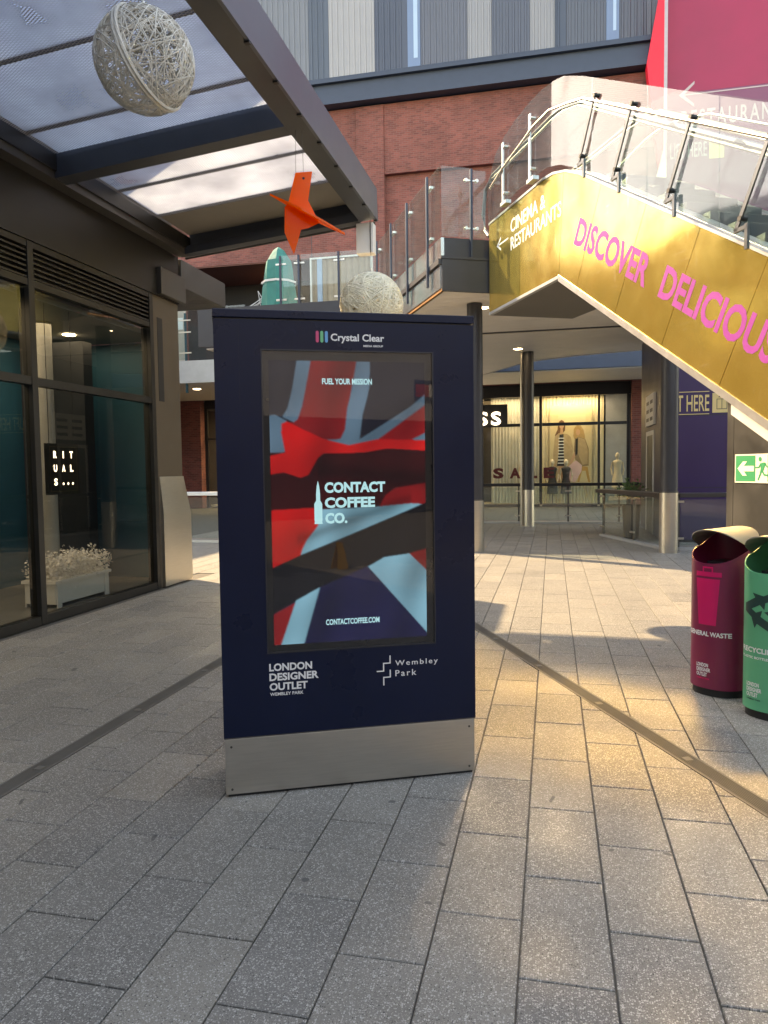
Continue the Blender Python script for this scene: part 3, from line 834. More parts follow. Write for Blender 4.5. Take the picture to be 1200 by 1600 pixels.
def wrap_text(s, surf, e0, z0, w, h, m, parent, bold=.03, space=1.0, name='lettering'):
    v, f = text2d(s, bold, space)
    b = MB(); b.v = [surf(e0 + float(p[0]) * w, z0 + float(p[1]) * h) for p in v]; b.f = list(f)
    return b.build(name, m, parent)
def wrap_rect(m, surf, e0, z0, e1, z1, e0b=None, e1b=None, n=8):
    e0b = e0 if e0b is None else e0b; e1b = e1 if e1b is None else e1b
    for k in range(n):
        t0, t1 = k / n, (k + 1) / n
        m.poly([surf(e0b + (e1b - e0b) * t0, z0), surf(e0b + (e1b - e0b) * t1, z0), surf(e0 + (e1 - e0) * t1, z1), surf(e0 + (e1 - e0) * t0, z1)])

M_BURG = mat('burgundy_powder_coat', srgb(134, 36, 70), 0.38, var=0.08, scale=2)
M_HOTPINK = mat('hot_pink_vinyl', srgb(226, 22, 98), 0.45, var=0.04)
M_GREEN = mat('green_powder_coat', srgb(70, 172, 128), 0.38, var=0.08, scale=2)
M_DGREEN = mat('dark_green_vinyl', srgb(24, 62, 58), 0.45, var=0.04)
bin1, b1, surf, W = litter_bin((1.205, 5.66, 0), 'litter_bin', 'burgundy general waste bin with pink bin emblem and arched hood', M_BURG, M_HOTPINK, 0)
def emblem1(m):
    wrap_rect(m, surf, -.085, .845, .095, .878); wrap_rect(m, surf, -.085, .505, .085, .830, -.062, .062)
    wrap_rect(m, surf, -.035, .878, -.025, .915, n=1); wrap_rect(m, surf, .030, .878, .040, .915, n=1); wrap_rect(m, surf, -.025, .903, .030, .915, n=3)
part('bin_emblem', M_HOTPINK, bin1, emblem1)
wrap_text('GENERAL WASTE', surf, -.150, .425, .300, .034, M_WHITE, bin1)
for i, (s, w) in enumerate((('LONDON', .088), ('DESIGNER', .104), ('OUTLET', .080))):
    wrap_text(s, surf, -.075, .205 - i * .033, w, .027, M_WHITE, bin1)
wrap_text('WEMBLEY PARK', surf, -.075, .118, .10, .010, M_HOTPINK, bin1)
bin2, b2, surf, W = litter_bin((1.205 + .4541 * .53, 5.66 - .891 * .53, 0), 'litter_bin', 'green recycling bin cut off by the right edge of the photo', M_GREEN, M_DGREEN, 1)
def emblem2(m):
    for k in range(3):  # three chasing arrows
        t = R(90 + 120 * k)
        def rot(x, y): return (x * math.cos(t) - y * math.sin(t), .70 + x * math.sin(t) + y * math.cos(t))
        pg = [(-.055, .055), (-.015, .118), (.030, .118), (.072, .050), (.098, .066), (.082, -.014), (.006, -.004), (.032, .022), (.004, .072), (-.022, .034)]
        q = [rot(x * 1.1, y * 1.1) for x, y in pg]
        x = min(p[0] for p in q); xe = max(p[0] for p in q)
        while x < xe:
            st = clip(clip(q, (x, 0), (1, 0)), (x + .01, 0), (-1, 0))
            if len(st) > 2: m.poly([surf(*p) for p in st])
            x += .01
part('recycling_emblem', M_DGREEN, bin2, emblem2)
wrap_text('RECYCLING', surf, -.150, .425, .24, .034, M_WHITE, bin2)
wrap_text('PLASTIC BOTTLES', surf, -.150, .385, .19, .016, M_WHITE, bin2)
for i, (s, w) in enumerate((('LONDON', .088), ('DESIGNER', .104), ('OUTLET', .080))):
    wrap_text(s, surf, -.110, .205 - i * .033, w, .027, M_WHITE, bin2)
wrap_text('WEMBLEY PARK', surf, -.110, .118, .10, .010, M_DGREEN, bin2)

# ================================================================ ESCALATOR
P0 = Vector((-1.028, 13.26, 0))
def EF(u, o, z):
    """u runs down the escalator towards the viewer, o outwards from its gold side"""
    return tuple(P0 - EV * u + NV * o + Vector((0, 0, z)))
TI = math.tan(R(30))
UE = 9.6                                     # end of the incline
esc = thing('escalator', 'escalator clad in scratched gold panels rising to the upper floor', 'escalator', EF(10.4, -0.8, 0))
TOPC = [(-0.10, 5.85), (1.95, 5.85), (2.30, 5.815), (2.70, 5.70), (3.06, 5.53), (3.40, 5.335)]
def ztop(u):
    if u <= 3.40:
        for a, b in zip(TOPC[:-1], TOPC[1:]):
            if a[0] <= u <= b[0]: return a[1] + (b[1] - a[1]) * (u - a[0]) / (b[0] - a[0])
        return 5.85
    return 5.335 - (u - 3.40) * 0.592
def zbot(u): return 4.345 if u <= 2.48 else max(0.02, 4.345 - (u - 2.48) * 0.575)
# gold cladding panels; seams lean with the incline
def panel(u0t, u0b, u1t, u1b, extra_top=()):
    top = [(u0t, ztop(u0t))] + [(u, ztop(u)) for u in extra_top] + [(u1t, ztop(u1t))]
    g = 0.004
    pts = [EF(u0b + g, 0, zbot(u0b + g))]
    bot = [] if not (u0b < 2.48 < u1b) else [(2.48, zbot(2.48))]
    pts = [EF(u0b + g, 0.0, zbot(u0b + g))] + [EF(u, 0, z) for u, z in bot] + [EF(u1b - g, 0, zbot(u1b - g)), EF(u1t - g, 0, ztop(u1t) - .004)]
    pts += [EF(u, 0, z - .004) for u, z in reversed(top[1:-1])] + [EF(u0t + g, 0, ztop(u0t) - .004)]
    part('gold_panel', M_GOLD, esc, lambda m: m.prism(pts, -NV * 0.02))
panel(-0.10, -0.10, 1.15, 1.15)
panel(1.15, 1.15, 2.62, 2.48, (1.95, 2.30))
# leaning seams: top u, bottom u
S_ = [(2.62, 2.48), (3.62, 2.98), (4.60, 3.94), (5.55, 4.90), (6.50, 5.86), (7.45, 6.82), (8.40, 7.78), (9.35, 8.74)]
for (a, b) in zip(S_[:-1], S_[1:]):
    ex = [u for u in (2.70, 3.06, 3.40) if a[0] < u < b[0]]
    panel(a[0], a[1], b[0], b[1], ex)
part('truss_side', M_BLACK, esc, lambda m: m.prism([EF(u, -.024, z) for u, z in [(-.1, 4.36), (2.48, 4.36), (9.0, zbot(9.0) + .02), (9.0, ztop(9.0) - .05), (3.4, 5.28), (3.06, 5.47), (2.7, 5.64), (2.3, 5.76), (1.95, 5.79), (-.1, 5.79)]], -NV * 0.01))
# pale edge trims
def strip(name, pts, w, o0, o1, m, zoff=0.0):
    b = MB()
    for (u0, z0), (u1, z1) in zip(pts[:-1], pts[1:]):
        b.hexa([EF(u0, o0, z0 + zoff), EF(u1, o0, z1 + zoff), EF(u1, o1, z1 + zoff), EF(u0, o1, z0 + zoff), EF(u0, o0, z0 + w + zoff), EF(u1, o0, z1 + w + zoff), EF(u1, o1, z1 + w + zoff), EF(u0, o1, z0 + w + zoff)])
    return b.build(name, m, esc)
topl = TOPC + [(u, ztop(u)) for u in (4.5, 6.0, 7.5, 9.0, UE)]
M_TRIM = mat('white_aluminium_trim', (0.5, 0.49, 0.47), 0.35, 0.6, var=0.12, scale=6)
strip('top_trim', topl, 0.035, 0.012, -0.10, M_TRIM)
strip('bottom_trim', [(-0.10, 4.345), (2.48, 4.345)], 0.045, 0.008, -0.06, M_LIGHTPANEL, -0.045)
strip('bottom_trim', [(2.48, 4.345)] + [(u, zbot(u)) for u in (4.0, 6.0, 8.0, UE)], 0.085, 0.012, -0.05, M_TRIM, -0.085)
# truss underside
TW = 1.62
M_UNDER = mat('truss_soffit', (0.16, 0.145, 0.13), 0.5, 0.3, var=0.15)
def under(m):
    pl = [(-0.10, 4.335), (2.48, 4.335), (UE, zbot(UE) - .01)]
    for (u0, z0), (u1, z1) in zip(pl[:-1], pl[1:]):
        m.hexa([EF(u0, -0.06, z0 - .035), EF(u1, -0.06, z1 - .035), EF(u1, -TW, z1 - .035), EF(u0, -TW, z0 - .035), EF(u0, -0.06, z0), EF(u1, -0.06, z1), EF(u1, -TW, z1), EF(u0, -TW, z0)])
    m.fbox(EF, -0.12, -0.025, 4.30, -0.10, -TW, 5.70)
part('truss_soffit', M_UNDER, esc, under)
part('cladding', M_LIGHTPANEL, esc, lambda m: m.prism([EF(u, -TW, z) for u, z in [(-.1, 4.3), (2.48, 4.3), (UE, zbot(UE)), (UE, ztop(UE)), (3.4, 5.33), (2.3, 5.81), (-.1, 5.85)]], -NV * 0.02))
# skirting deck beside the steps and the steps themselves
strip('inner_deck', topl, 0.02, -0.10, -0.30, M_STEEL, 0.02)
strip('inner_deck', topl, 0.02, -1.32, -1.60, M_STEEL, 0.02)
M_STEP = mat('ribbed_step', (0.09, 0.09, 0.095), 0.45, 0.6, var=0.15)
u = 2.5; k = 0
while u < UE:
    zt = ztop(u) - 0.12
    b = MB(); b.fbox(EF, u, -0.31, zt - 0.22, u + 0.40, -1.31, zt)
    for q in range(33):
        o = -0.325 - q * 0.03
        b.fbox(EF, u + .0, o, zt, u + .392, o - .014, zt + .011)
    b.build('step', M_STEP, esc); u += 0.40
part('landing_plate', M_STEELD, esc, lambda m: m.fbox(EF, -0.1, -0.31, 5.70, 2.5, -1.31, 5.735))
# inner glass balustrades with rubber handrail
def rail_curve(h):
    pts = [(-0.55, 5.85 + h * .35), (-0.70, 5.85 + h * .6), (-0.60, 5.85 + h * .9), (-0.35, 5.85 + h)]
    return pts
for side, o in (('near', -0.16), ('far', -1.46)):
    gp = [(-0.62, 5.87)] + [(-0.74, 6.25), (-0.62, 6.62), (-0.30, 6.76)] + [(1.95, 6.76), (2.3, 6.73), (2.75, 6.60), (3.4, 6.22)] + [(UE, ztop(UE) + .88)] + [(UE, ztop(UE))] + [(3.4, 5.36), (2.3, 5.84), (1.95, 5.87)]
    # glass cut into panes along the run
    cuts = [-0.74, 0.6, 1.95, 3.4, 4.9, 6.4, 7.9, UE]
    def gtop(u):
        if u < -0.3: return 6.5
        pl = [(-.3, 6.76), (1.95, 6.76), (2.3, 6.73), (2.75, 6.60), (3.4, 6.22), (UE, ztop(UE) + .88)]
        for a, b in zip(pl[:-1], pl[1:]):
            if a[0] <= u <= b[0]: return a[1] + (b[1] - a[1]) * (u - a[0]) / (b[0] - a[0])
    for c0, c1 in zip(cuts[:-1], cuts[1:]):
        if c0 < 0: top = [(-0.62, 5.89), (-0.74, 6.25), (-0.62, 6.62), (-0.30, 6.76), (c1, 6.76)]; bot = [(c1, 5.89)]
        else:
            us_ = [c0 + .006] + [x for x in (2.3, 2.75) if c0 < x < c1] + [c1 - .006]
            top = [(x, gtop(x)) for x in us_]; bot = [(x, ztop(x) + .04) for x in reversed(us_)]
        part('inner_glass', M_INGLASS, esc, lambda m: m.prism([EF(a, o, z) for a, z in top + bot], -NV * 0.010))
    hp = [(-0.50, 5.80), (-0.68, 5.95), (-0.78, 6.25), (-0.66, 6.66), (-0.32, 6.80), (1.95, 6.80), (2.3, 6.77), (2.75, 6.64), (3.4, 6.26), (UE, ztop(UE) + .92)]
    part('handrail', mat('handrail_rubber', (0.10, 0.10, 0.105), 0.3, var=0.1) if side == 'near' else M_BLACK, esc, lambda m: m.tube([EF(a, o - .005, z) for a, z in hp], 0.036, 8), smooth=True)
    part('handrail_guide', M_STEEL, esc, lambda m: m.tube([EF(a, o - .005, z - .05) for a, z in hp[4:]], 0.022, 6), smooth=True)
# outer screen: curved sheets of glass on leaning posts
OO = 0.15
oc = [(0.10, 5.86), (0.08, 6.30), (0.22, 6.62), (0.44, 6.86), (0.80, 6.98), (1.22, 7.05), (1.70, 7.085), (2.12, 7.07), (2.50, 7.01), (2.80, 6.93), (3.32, 6.67), (UE, 6.67 - (UE - 3.32) * .570)]
def otop(u):
    for a, b in zip(oc[3:-1], oc[4:]):
        if a[0] <= u <= b[0]: return a[1] + (b[1] - a[1]) * (u - a[0]) / (b[0] - a[0])
    return oc[-1][1]
ocuts = [0.10, 1.30, 2.45, 3.55, 4.75, 5.95, 7.15, 8.35, UE]
for c0, c1 in zip(ocuts[:-1], ocuts[1:]):
    if c0 < .2: top = [(0.10, 5.80), (0.08, 6.30), (0.22, 6.62), (0.44, 6.86), (0.80, 6.98), (c1 - .006, otop(c1))]
    else: top = [(x, otop(x)) for x in [c0 + .006] + [q[0] for q in oc if c0 < q[0] < c1] + [c1 - .006]]
    bot = [(x, ztop(x) + .09) for x in ([c1 - .006] + [q for q in (3.4, 3.06, 2.7, 2.3) if c0 < q < c1] + ([c0 + .006] if c0 > .2 else []))]
    ta, tb = rng.uniform(-.012, .012), rng.uniform(-.012, .012); uc = (c0 + c1) / 2; zc = ztop(uc) + .7      # no two sheets hang quite true
    part('outer_glass', M_ESCGLASS, esc, lambda m: m.prism([EF(a, OO - .05 + (a - uc) * ta + (z - zc) * tb, z) for a, z in top + bot], -NV * 0.012))
IN = (math.sin(R(30)), math.cos(R(30)))       # normal of the incline in (u, z)
M_POST = mat('post_steel', (0.115, 0.12, 0.125), 0.35, 0.85, var=0.15)
def leaning_post(u0, z0, L=0.84):
    u1, z1 = u0 + IN[0] * L, z0 + IN[1] * L
    w = (math.cos(R(30)) * .022, -math.sin(R(30)) * .022)
    st = part('post', M_POST, esc, lambda m: m.hexa([EF(u0 - w[0], OO, z0 - w[1]), EF(u0 + w[0], OO, z0 + w[1]), EF(u0 + w[0], OO - .018, z0 + w[1]), EF(u0 - w[0], OO - .018, z0 - w[1]),
                                       EF(u1 - w[0], OO, z1 - w[1]), EF(u1 + w[0], OO, z1 + w[1]), EF(u1 + w[0], OO - .018, z1 + w[1]), EF(u1 - w[0], OO - .018, z1 - w[1])]))
    part('bracket', M_POST, st, lambda m: (m.fbox(EF, u0 - .02, OO - .03, z0 - .012, u0 + .15, OO + .0, z0 + .024), m.fbox(EF, u0 + .12, OO - .03, z0 - .20, u0 + .158, OO - .002, z0 + .035)))
    for t in (0.14, 0.97):
        uu, zz = u0 + (u1 - u0) * t, z0 + (z1 - z0) * t
        part('glass_fixing', M_BLACK, st, lambda m: m.tube([EF(uu + .0, OO + .006, zz), EF(uu + .0, OO - .075, zz)], 0.026, 10), smooth=True)
for u0 in (3.28, 4.10, 5.16, 6.24, 7.30, 8.36):
    leaning_post(u0, ztop(u0) + 0.14)
for u0 in (0.83, 1.83):
    st = part('post', mat('pale_post_steel', (0.5, 0.51, 0.5), 0.35, 0.8, var=0.1), esc, lambda m: m.fbox(EF, u0 - .03, OO - .02, 5.93, u0 + .03, OO, 6.86))
    part('bracket', MATS['pale_post_steel'], st, lambda m: (m.fbox(EF, u0 - .10, OO - .10, 5.875, u0 + .12, OO - .002, 5.93)))
    for zz in (6.05, 6.78):
        part('glass_fixing', M_STEEL, st, lambda m: m.tube([EF(u0 + .05, OO + .008, zz), EF(u0 + .05, OO - .075, zz)], 0.024, 10), smooth=True)
ht = [(0.35, 6.30), (0.9, 6.44), (1.5, 6.52), (2.0, 6.60), (2.5, 6.60), (3.0, 6.46), (3.45, 6.32), (UE, 6.32 - (UE - 3.45) * .575)]
part('tube_rail', M_STEEL, esc, lambda m: m.tube([EF(a, OO + .02, z) for a, z in ht], 0.017, 8), smooth=True)
part('tube_rail', M_STEEL, esc, lambda m: m.tube([EF(a, -TW - .1, z) for a, z in ht], 0.017, 8), smooth=True)
part('outer_glass', M_INGLASS, esc, lambda m: m.prism([EF(a, -TW - .06, z) for a, z in oc + [(UE, ztop(UE)), (3.4, 5.4), (2.3, 5.9)]], -NV * 0.012))
# lettering on the gold side
XU = -EV
text('CINEMA &', EF(.82, .0015, 5.435), XU, (0, 0, 1), 1.24, .215, M_WHITE, esc, bold=.012)
text('RESTAURANTS', EF(.82, .0015, 5.155), XU, (0, 0, 1), 1.73, .215, M_WHITE, esc, bold=.012)
part('arrow_mark', M_WHITE, esc, lambda m: (m.poly([EF(a, .0015, z) for a, z in [(.33, 5.375), (.72, 5.375), (.72, 5.40), (.33, 5.40)]]), m.poly([EF(a, .0018, z) for a, z in [(.24, 5.3875), (.42, 5.27), (.42, 5.31), (.30, 5.3875), (.42, 5.465), (.42, 5.505)]])))
XI = Vector(EF(1, 0, 0)) - Vector(EF(0, 0, 0)); XI = (XI - Vector((0, 0, 1)) * .592).normalized()
YI = (Vector((0, 0, 1)) - XI * XI.z).normalized()
text('DISCOVER', EF(2.90, .0015, 4.655), XI, YI, 1.93, .36, M_PINK, esc, bold=.03)
text('DELICIOUS', EF(4.82, .0015, 4.655 - 1.92 * .592), XI, YI, 1.99, .36, M_PINK, esc, bold=.03)

# wall panels below the escalator, with the exit sign on them
wall2 = thing('steel_panel_wall', 'dull stainless steel panel wall under the escalator at right', 'wall', EF(7.5, -.06, 0))
for u0, u1 in ((5.93, 6.02), (6.025, 7.6), (7.605, 9.2)):
    zz0, zz1 = zbot(u0) - .085, zbot(u1) - .085
    part('panel', M_STEELD, wall2, lambda m: m.prism([EF(u0, -.05, 0.0), EF(u1, -.05, 0.0), EF(u1, -.05, max(zz1, .05)), EF(u0, -.05, zz0)], -NV * .03))
part('return_panel', M_STEELD, wall2, lambda m: m.fbox(EF, 5.93, -.08, 0, 5.96, -1.5, 2.30))
part('ledge', M_OFFWHITE, wall2, lambda m: m.prism([EF(u, -.045, z) for u, z in [(6.02, zbot(6.02) - .085), (6.02, zbot(6.02) - .20), (9.0, zbot(9.0) - .20), (9.0, zbot(9.0) - .085)]], NV * .03))
sgn = thing('exit_sign', 'green running man emergency exit sign with left arrow', 'sign', EF(6.35, -.04, 1.44))
M_SIGNG = mat('sign_green', srgb(24, 150, 98), 0.5, var=0.04); M_SIGNW = mat('sign_cream', srgb(238, 236, 212), 0.5, var=0.03)
part('plate', M_SIGNW, sgn, lambda m: m.fbox(EF, 6.055, -.048, 1.44, 6.66, -.042, 1.715))
def ex(x, z): return (6.055 + x, 1.44 + z)
def efl(m, pts, o): m.poly([EF(u, o, z) for u, z in (ex(*p) for p in pts)])
part('field', M_SIGNG, sgn, lambda m: efl(m, [(.012, .014), (.275, .014), (.275, .261), (.012, .261)], -.0408))
part('field', M_SIGNG, sgn, lambda m: efl(m, [(.43, .014), (.592, .014), (.592, .261), (.43, .261)], -.0408))
part('arrow', M_SIGNW, sgn, lambda m: efl(m, [(.038, .137), (.110, .068), (.165, .068), (.123, .110), (.258, .110), (.258, .162), (.123, .162), (.165, .205), (.110, .205)], -.0396))
def man(m):
    efl(m, [(.335 + .02 * math.cos(t * .5236), .225 + .022 * math.sin(t * .5236)) for t in range(12)], -.0396)
    for p in ([(.335, .185), (.385, .195), (.405, .180), (.375, .110), (.340, .120), (.350, .165)], [(.335, .185), (.318, .155), (.275, .150), (.275, .140), (.325, .143), (.350, .165)],
              [(.385, .195), (.405, .190), (.430, .150), (.418, .147), (.390, .180)], [(.340, .120), (.365, .115), (.345, .075), (.318, .025), (.303, .030), (.330, .085)],
              [(.350, .118), (.378, .110), (.395, .085), (.440, .080), (.440, .066), (.385, .070)]):
        efl(m, p, -.0396)
part('running_man', M_SIGNG, sgn, man)

# ================================================================ LIFT SHAFT
M_PURP = mat('purple_panel', srgb(56, 34, 82), 0.4, var=0.08, scale=1.3)
M_PURPD = mat('dark_purple_panel', srgb(54, 46, 62), 0.4, var=0.08, scale=1.3)
M_CREAM = mat('gold_cream_vinyl', srgb(226, 200, 140), 0.5, var=0.05)
lift = thing('lift_shaft', 'purple lift shaft with cream lettering behind the escalator', 'lift', (4.2, 18.2, 0))
LX, LY = 2.28, 16.35
part('front_panel', M_PURP, lift, lambda m: m.box(LX + .004, LY, 0.06, 6.2, LY + .05, 4.68))
part('side_panel', M_PURPD, lift, lambda m: m.box(LX - .05, LY + .004, 0.06, LX, 20.0, 4.68))
part('core', M_DKGREY, lift, lambda m: m.box(LX + .05, LY + .06, 0.0, 6.2, 20.0, 4.66))
part('corner_trim', M_OFFWHITE, lift, lambda m: m.box(LX - .06, LY - .03, 0.0, LX + .0, LY - .004, 4.68))
for k, z in enumerate((1.13, 2.62)):
    part('panel_joint', M_PURPD, lift, lambda m: m.box(LX + .1, LY - .004, z, 6.15, LY - .001, z + .02))
text('LIFT HERE', (2.30, LY - .006, 2.71), (1, 0, 0), (0, 0, 1), .84, .33, M_CREAM, lift, bold=.01)
for z in (2.645, 3.10):
    part('rule', M_CREAM, lift, lambda m: m.box(2.30, LY - .008, z, 3.14, LY - .002, z + .014))
part('icon_plate', M_CREAM, lift, lambda m: m.box(3.20, LY - .008, 2.67, 3.56, LY - .002, 3.07))
def icon(m):
    for (x0, z0, x1, z1) in ((3.28, 2.74, 3.48, 2.75), (3.28, 2.94, 3.48, 2.95), (3.28, 2.75, 3.29, 2.94), (3.47, 2.75, 3.48, 2.94), (3.375, 2.75, 3.385, 2.94)):
        m.box(x0, LY - .011, z0, x1, LY - .009, z1)
    m.poly([(3.31, LY - .011, 2.98), (3.35, LY - .011, 2.98), (3.33, LY - .011, 3.01)]); m.poly([(3.41, LY - .011, 3.01), (3.45, LY - .011, 3.01), (3.43, LY - .011, 2.98)])
part('lift_icon', M_PURPD, lift, icon)
part('door', M_STEELD, lift, lambda m: m.box(LX - .062, 17.6, 0.06, LX - .052, 18.7, 2.3))
part('door_frame', M_OFFWHITE, lift, lambda m: (m.box(LX - .075, 17.5, 0.06, LX - .052, 17.598, 2.4), m.box(LX - .075, 18.702, 0.06, LX - .052, 18.8, 2.4), m.box(LX - .075, 17.598, 2.302, LX - .052, 18.702, 2.4)))
nb_ = thing('notice_board', 'pale notice board with lines of text on the lift side wall', 'sign', (LX - .06, 17.9, 2.5))
part('board', M_OFFWHITE, nb_, lambda m: m.box(LX - .10, 17.3, 2.52, LX - .052, 18.7, 3.22))
for i in range(3):
    for j in range(2):
        part('text_block', M_DKGREY, nb_, lambda m: m.box(LX - .104, 17.45 + j * .65, 2.62 + i * .19, LX - .101, 17.9 + j * .65, 2.70 + i * .19))
for xx, yy, hh in ((1.75, 16.9, .5),):
    pl = thing('potted_plant', 'small green shrub beside the lift door', 'plant', (1.72, 17.2, 0))
    part('pot', M_BLACK, pl, lambda m: m.lathe((1.72, 17.2, 0), [(.16, 0), (.2, .75), (.19, .75), (.17, .7)], 16), smooth=True)
    lf = MB(); rg = random.Random(5)
    for i in range(260):
        t, ph, r = rg.uniform(0, 6.28), rg.uniform(-.4, 1.4), rg.uniform(.05, .34)
        c = Vector((1.72 + r * math.cos(t) * math.cos(ph), 17.2 + r * math.sin(t) * math.cos(ph), 1.0 + r * math.sin(ph)))
        d = Vector((rg.uniform(-1, 1), rg.uniform(-1, 1), rg.uniform(-.2, 1))).normalized(); s = d.cross(Vector((rg.uniform(-1, 1), rg.uniform(-1, 1), .3))).normalized()
        lf.poly([c - d * .05, c + s * .016, c + d * .06, c - s * .016])
    lf.build('foliage', mat('leaf_green', (0.06, 0.12, 0.03), 0.5, var=0.3), pl, kind='stuff')

# ================================================================ COLUMNS
def column(x, y, r, z1, zs, label):
    c = thing('column', label, 'column', (x, y, 0), 'round steel columns under the upper floor')
    part('lower_sleeve', M_STEEL, c, lambda m: m.lathe((x, y, 0), [(r, 0), (r, zs)], 32), smooth=True)
    part('shaft', M_DKGREY, c, lambda m: m.lathe((x, y, 0), [(r - .008, zs), (r - .008, z1)], 32), smooth=True)
    part('collar', M_STEELD, c, lambda m: m.lathe((x, y, 0), [(r + .004, zs - .012), (r + .004, zs + .012)], 32), smooth=True)
    return c
column(2.10, 14.45, .165, 4.66, 1.12, 'thick round column with steel sleeve beside the purple lift wall')
column(-.62, 20.5, .155, 4.69, 1.0, 'slim round column in front of the lit shop window')
column(-1.42, 14.2, .155, 4.69, 1.0, 'dark round column rising just behind the kiosk top corner')
part('drain_pipe', M_STEEL, thing('rainwater_pipe', 'thin pale pipe running down beside the slim column', 'pipe', (-.80, 20.42, 0)), lambda m: m.tube([(-.80, 20.42, 0), (-.80, 20.42, 4.69)], .035, 10), smooth=True)

# ================================================================ UPPER TERRACE
TP = [(-1.87, 13.03), (2.65, 15.33), (2.65, 21.0), (.66, 21.6), (-.74, 22.46), (-2.57, 25.7), (-8.6, 26.5), (-8.6, 17.55), (-4.02, 17.25)]
ter = thing('terrace', 'upper floor terrace slab with grey fascia and pale boarded soffit', 'terrace', (-2, 18, 4.7))
def prism_z(pts, z0, z1):
    return lambda m: m.prism([(x, y, z0) for x, y in pts], (0, 0, z1 - z0))
def inset_slab(d):
    return [(x, y) for x, y in TP]
part('slab', M_DKGREY, ter, prism_z([(-1.80, 13.12), (2.60, 15.38), (2.60, 20.9), (.62, 21.5), (-.80, 22.35), (-2.6, 25.6), (-8.5, 26.4), (-8.5, 17.65), (-3.98, 17.35)], 4.73, 5.45))
# soffit boards
def interval(y):
    xs = []
    for i in range(len(TP)):
        a, b = TP[i], TP[(i + 1) % len(TP)]
        if (a[1] <= y < b[1]) or (b[1] <= y < a[1]): xs.append(a[0] + (b[0] - a[0]) * (y - a[1]) / (b[1] - a[1]))
    return (min(xs), max(xs)) if len(xs) >= 2 else None
y = 13.10
while y < 26.3:
    a, b = interval(y), interval(y + .292)
    if a and b and a[1] - a[0] > .05 and b[1] - b[0] > .05 and abs(a[0] - b[0]) < 3.5:
        part('soffit_board', M_SOFFIT, ter, lambda m: m.prism([(a[0] + .03, y, 4.70), (a[1] - .03, y, 4.70), (b[1] - .03, y + .292, 4.70), (b[0] + .03, y + .292, 4.70)], (0, 0, .02)))
    y += .30
part('soffit_edge_trim', M_OFFWHITE, ter, lambda m: [m.prism([(a[0], a[1], 4.685), (b[0], b[1], 4.685), (b[0], b[1] - .05, 4.685), (a[0], a[1] - .05, 4.685)], (0, 0, .10)) for a, b in zip(TP[2:5], TP[3:6])])
# fascia of the corner: dark boxes to the front, pale sunlit panels down the side
C0 = Vector((-1.87, 13.03, 0)); TV = -NV
def BF(s, o, z): return tuple(C0 + EV * s + NV * o + Vector((0, 0, z)))          # side run, o outwards
def BT(t, o, z): return tuple(C0 + TV * t - EV * o + Vector((0, 0, z)))          # front run, o towards viewer
part('front_fascia', M_DKGREY, ter, lambda m: m.fbox(BT, 0, .02, 4.70, .93, -.03, 5.255))
part('front_fascia_cap', M_DKGREY, ter, lambda m: m.fbox(BT, -.02, .035, 5.255, .93, -.03, 5.30))
part('front_upstand', M_DKGREY, ter, lambda m: m.fbox(BT, .0, -.04, 5.30, .93, -.10, 5.63))
part('copper_edge', mat('copper_strip', (0.55, 0.28, 0.12), 0.4, 0.6, var=0.1), ter, lambda m: m.fbox(BF, .0, .004, 4.70, 4.7, -.05, 4.745))
segs = [0.03, .56, 1.88, 3.12, 4.38, 4.72]
for a, b in zip(segs[:-1], segs[1:]):
    part('side_fascia', M_POLISH, ter, lambda m: m.fbox(BF, a + .006, .02, 4.75, b - .006, -.03, 5.16))
    part('side_upstand', M_POLISH, ter, lambda m: m.fbox(BF, a + .006, .0, 5.25, b - .006, -.06, 5.63))
part('side_ledge', M_DKGREY, ter, lambda m: m.fbox(BF, 0.0, .06, 5.16, 4.72, -.06, 5.25))
part('back_fascia', M_DKGREY, ter, lambda m: m.box(-8.6, 17.22, 4.70, -4.05, 17.30, 5.63))
part('deck', mat('terrace_deck', (0.2, 0.19, 0.18), 0.7), ter, prism_z([(-1.80, 13.14), (2.60, 15.4), (2.60, 20.9), (.62, 21.5), (-.80, 22.35), (-2.6, 25.6), (-8.5, 26.4), (-8.5, 17.65), (-3.98, 17.35)], 5.452, 5.50))

def clamp(parent, p, q, m=None):
    part('glass_clamp', m or M_STEEL, parent, lambda b: b.tube([p, q], .022, 8), smooth=True)
bal = thing('glass_balustrade', 'glass balustrade on slate posts stepping back along the terrace corner', 'balustrade', tuple(C0 + Vector((0, 0, 5.3))))
for s in (.56, 1.88, 3.12, 4.38):
    st = part('post', M_BLUEGREY, bal, lambda m: m.fbox(BF, s - .03, .10, 4.88, s + .03, .062, 6.83))
    for z in (5.72, 6.62):
        for d in (-.07, .07):
            part('glass_clamp', M_STEEL, st, lambda b: b.fbox(BF, s + d - .055, .062, z - .022, s + d + .055, .0, z + .022))
gl_s = [0.01, .54, .58, 1.86, 1.90, 3.10, 3.14, 4.36]
for a, b in zip(gl_s[0::2], gl_s[1::2]):
    part('pane', M_ESCGLASS, bal, lambda m: m.fbox(BF, a, .032, 5.64, b, .018, 6.82))
st = part('post', M_BLUEGREY, bal, lambda m: m.fbox(BT, .535, .02, 5.31, .575, -.035, 6.82))
for z in (5.80, 6.62):
    for d in (-.10, .10):
        part('glass_clamp', M_STEEL, st, lambda b: b.tube([BT(.555 + d, .03, z), BT(.555 + d, -.03, z)], .03, 10), smooth=True)
        part('glass_clamp', M_STEEL, st, lambda b: b.fbox(BT, .555 + min(0, d), .012, z - .012, .555 + max(0, d), -.012, z + .012))
part('pane', M_ESCGLASS, bal, lambda m: m.fbox(BT, .0, .006, 5.64, .52, -.006, 6.83))
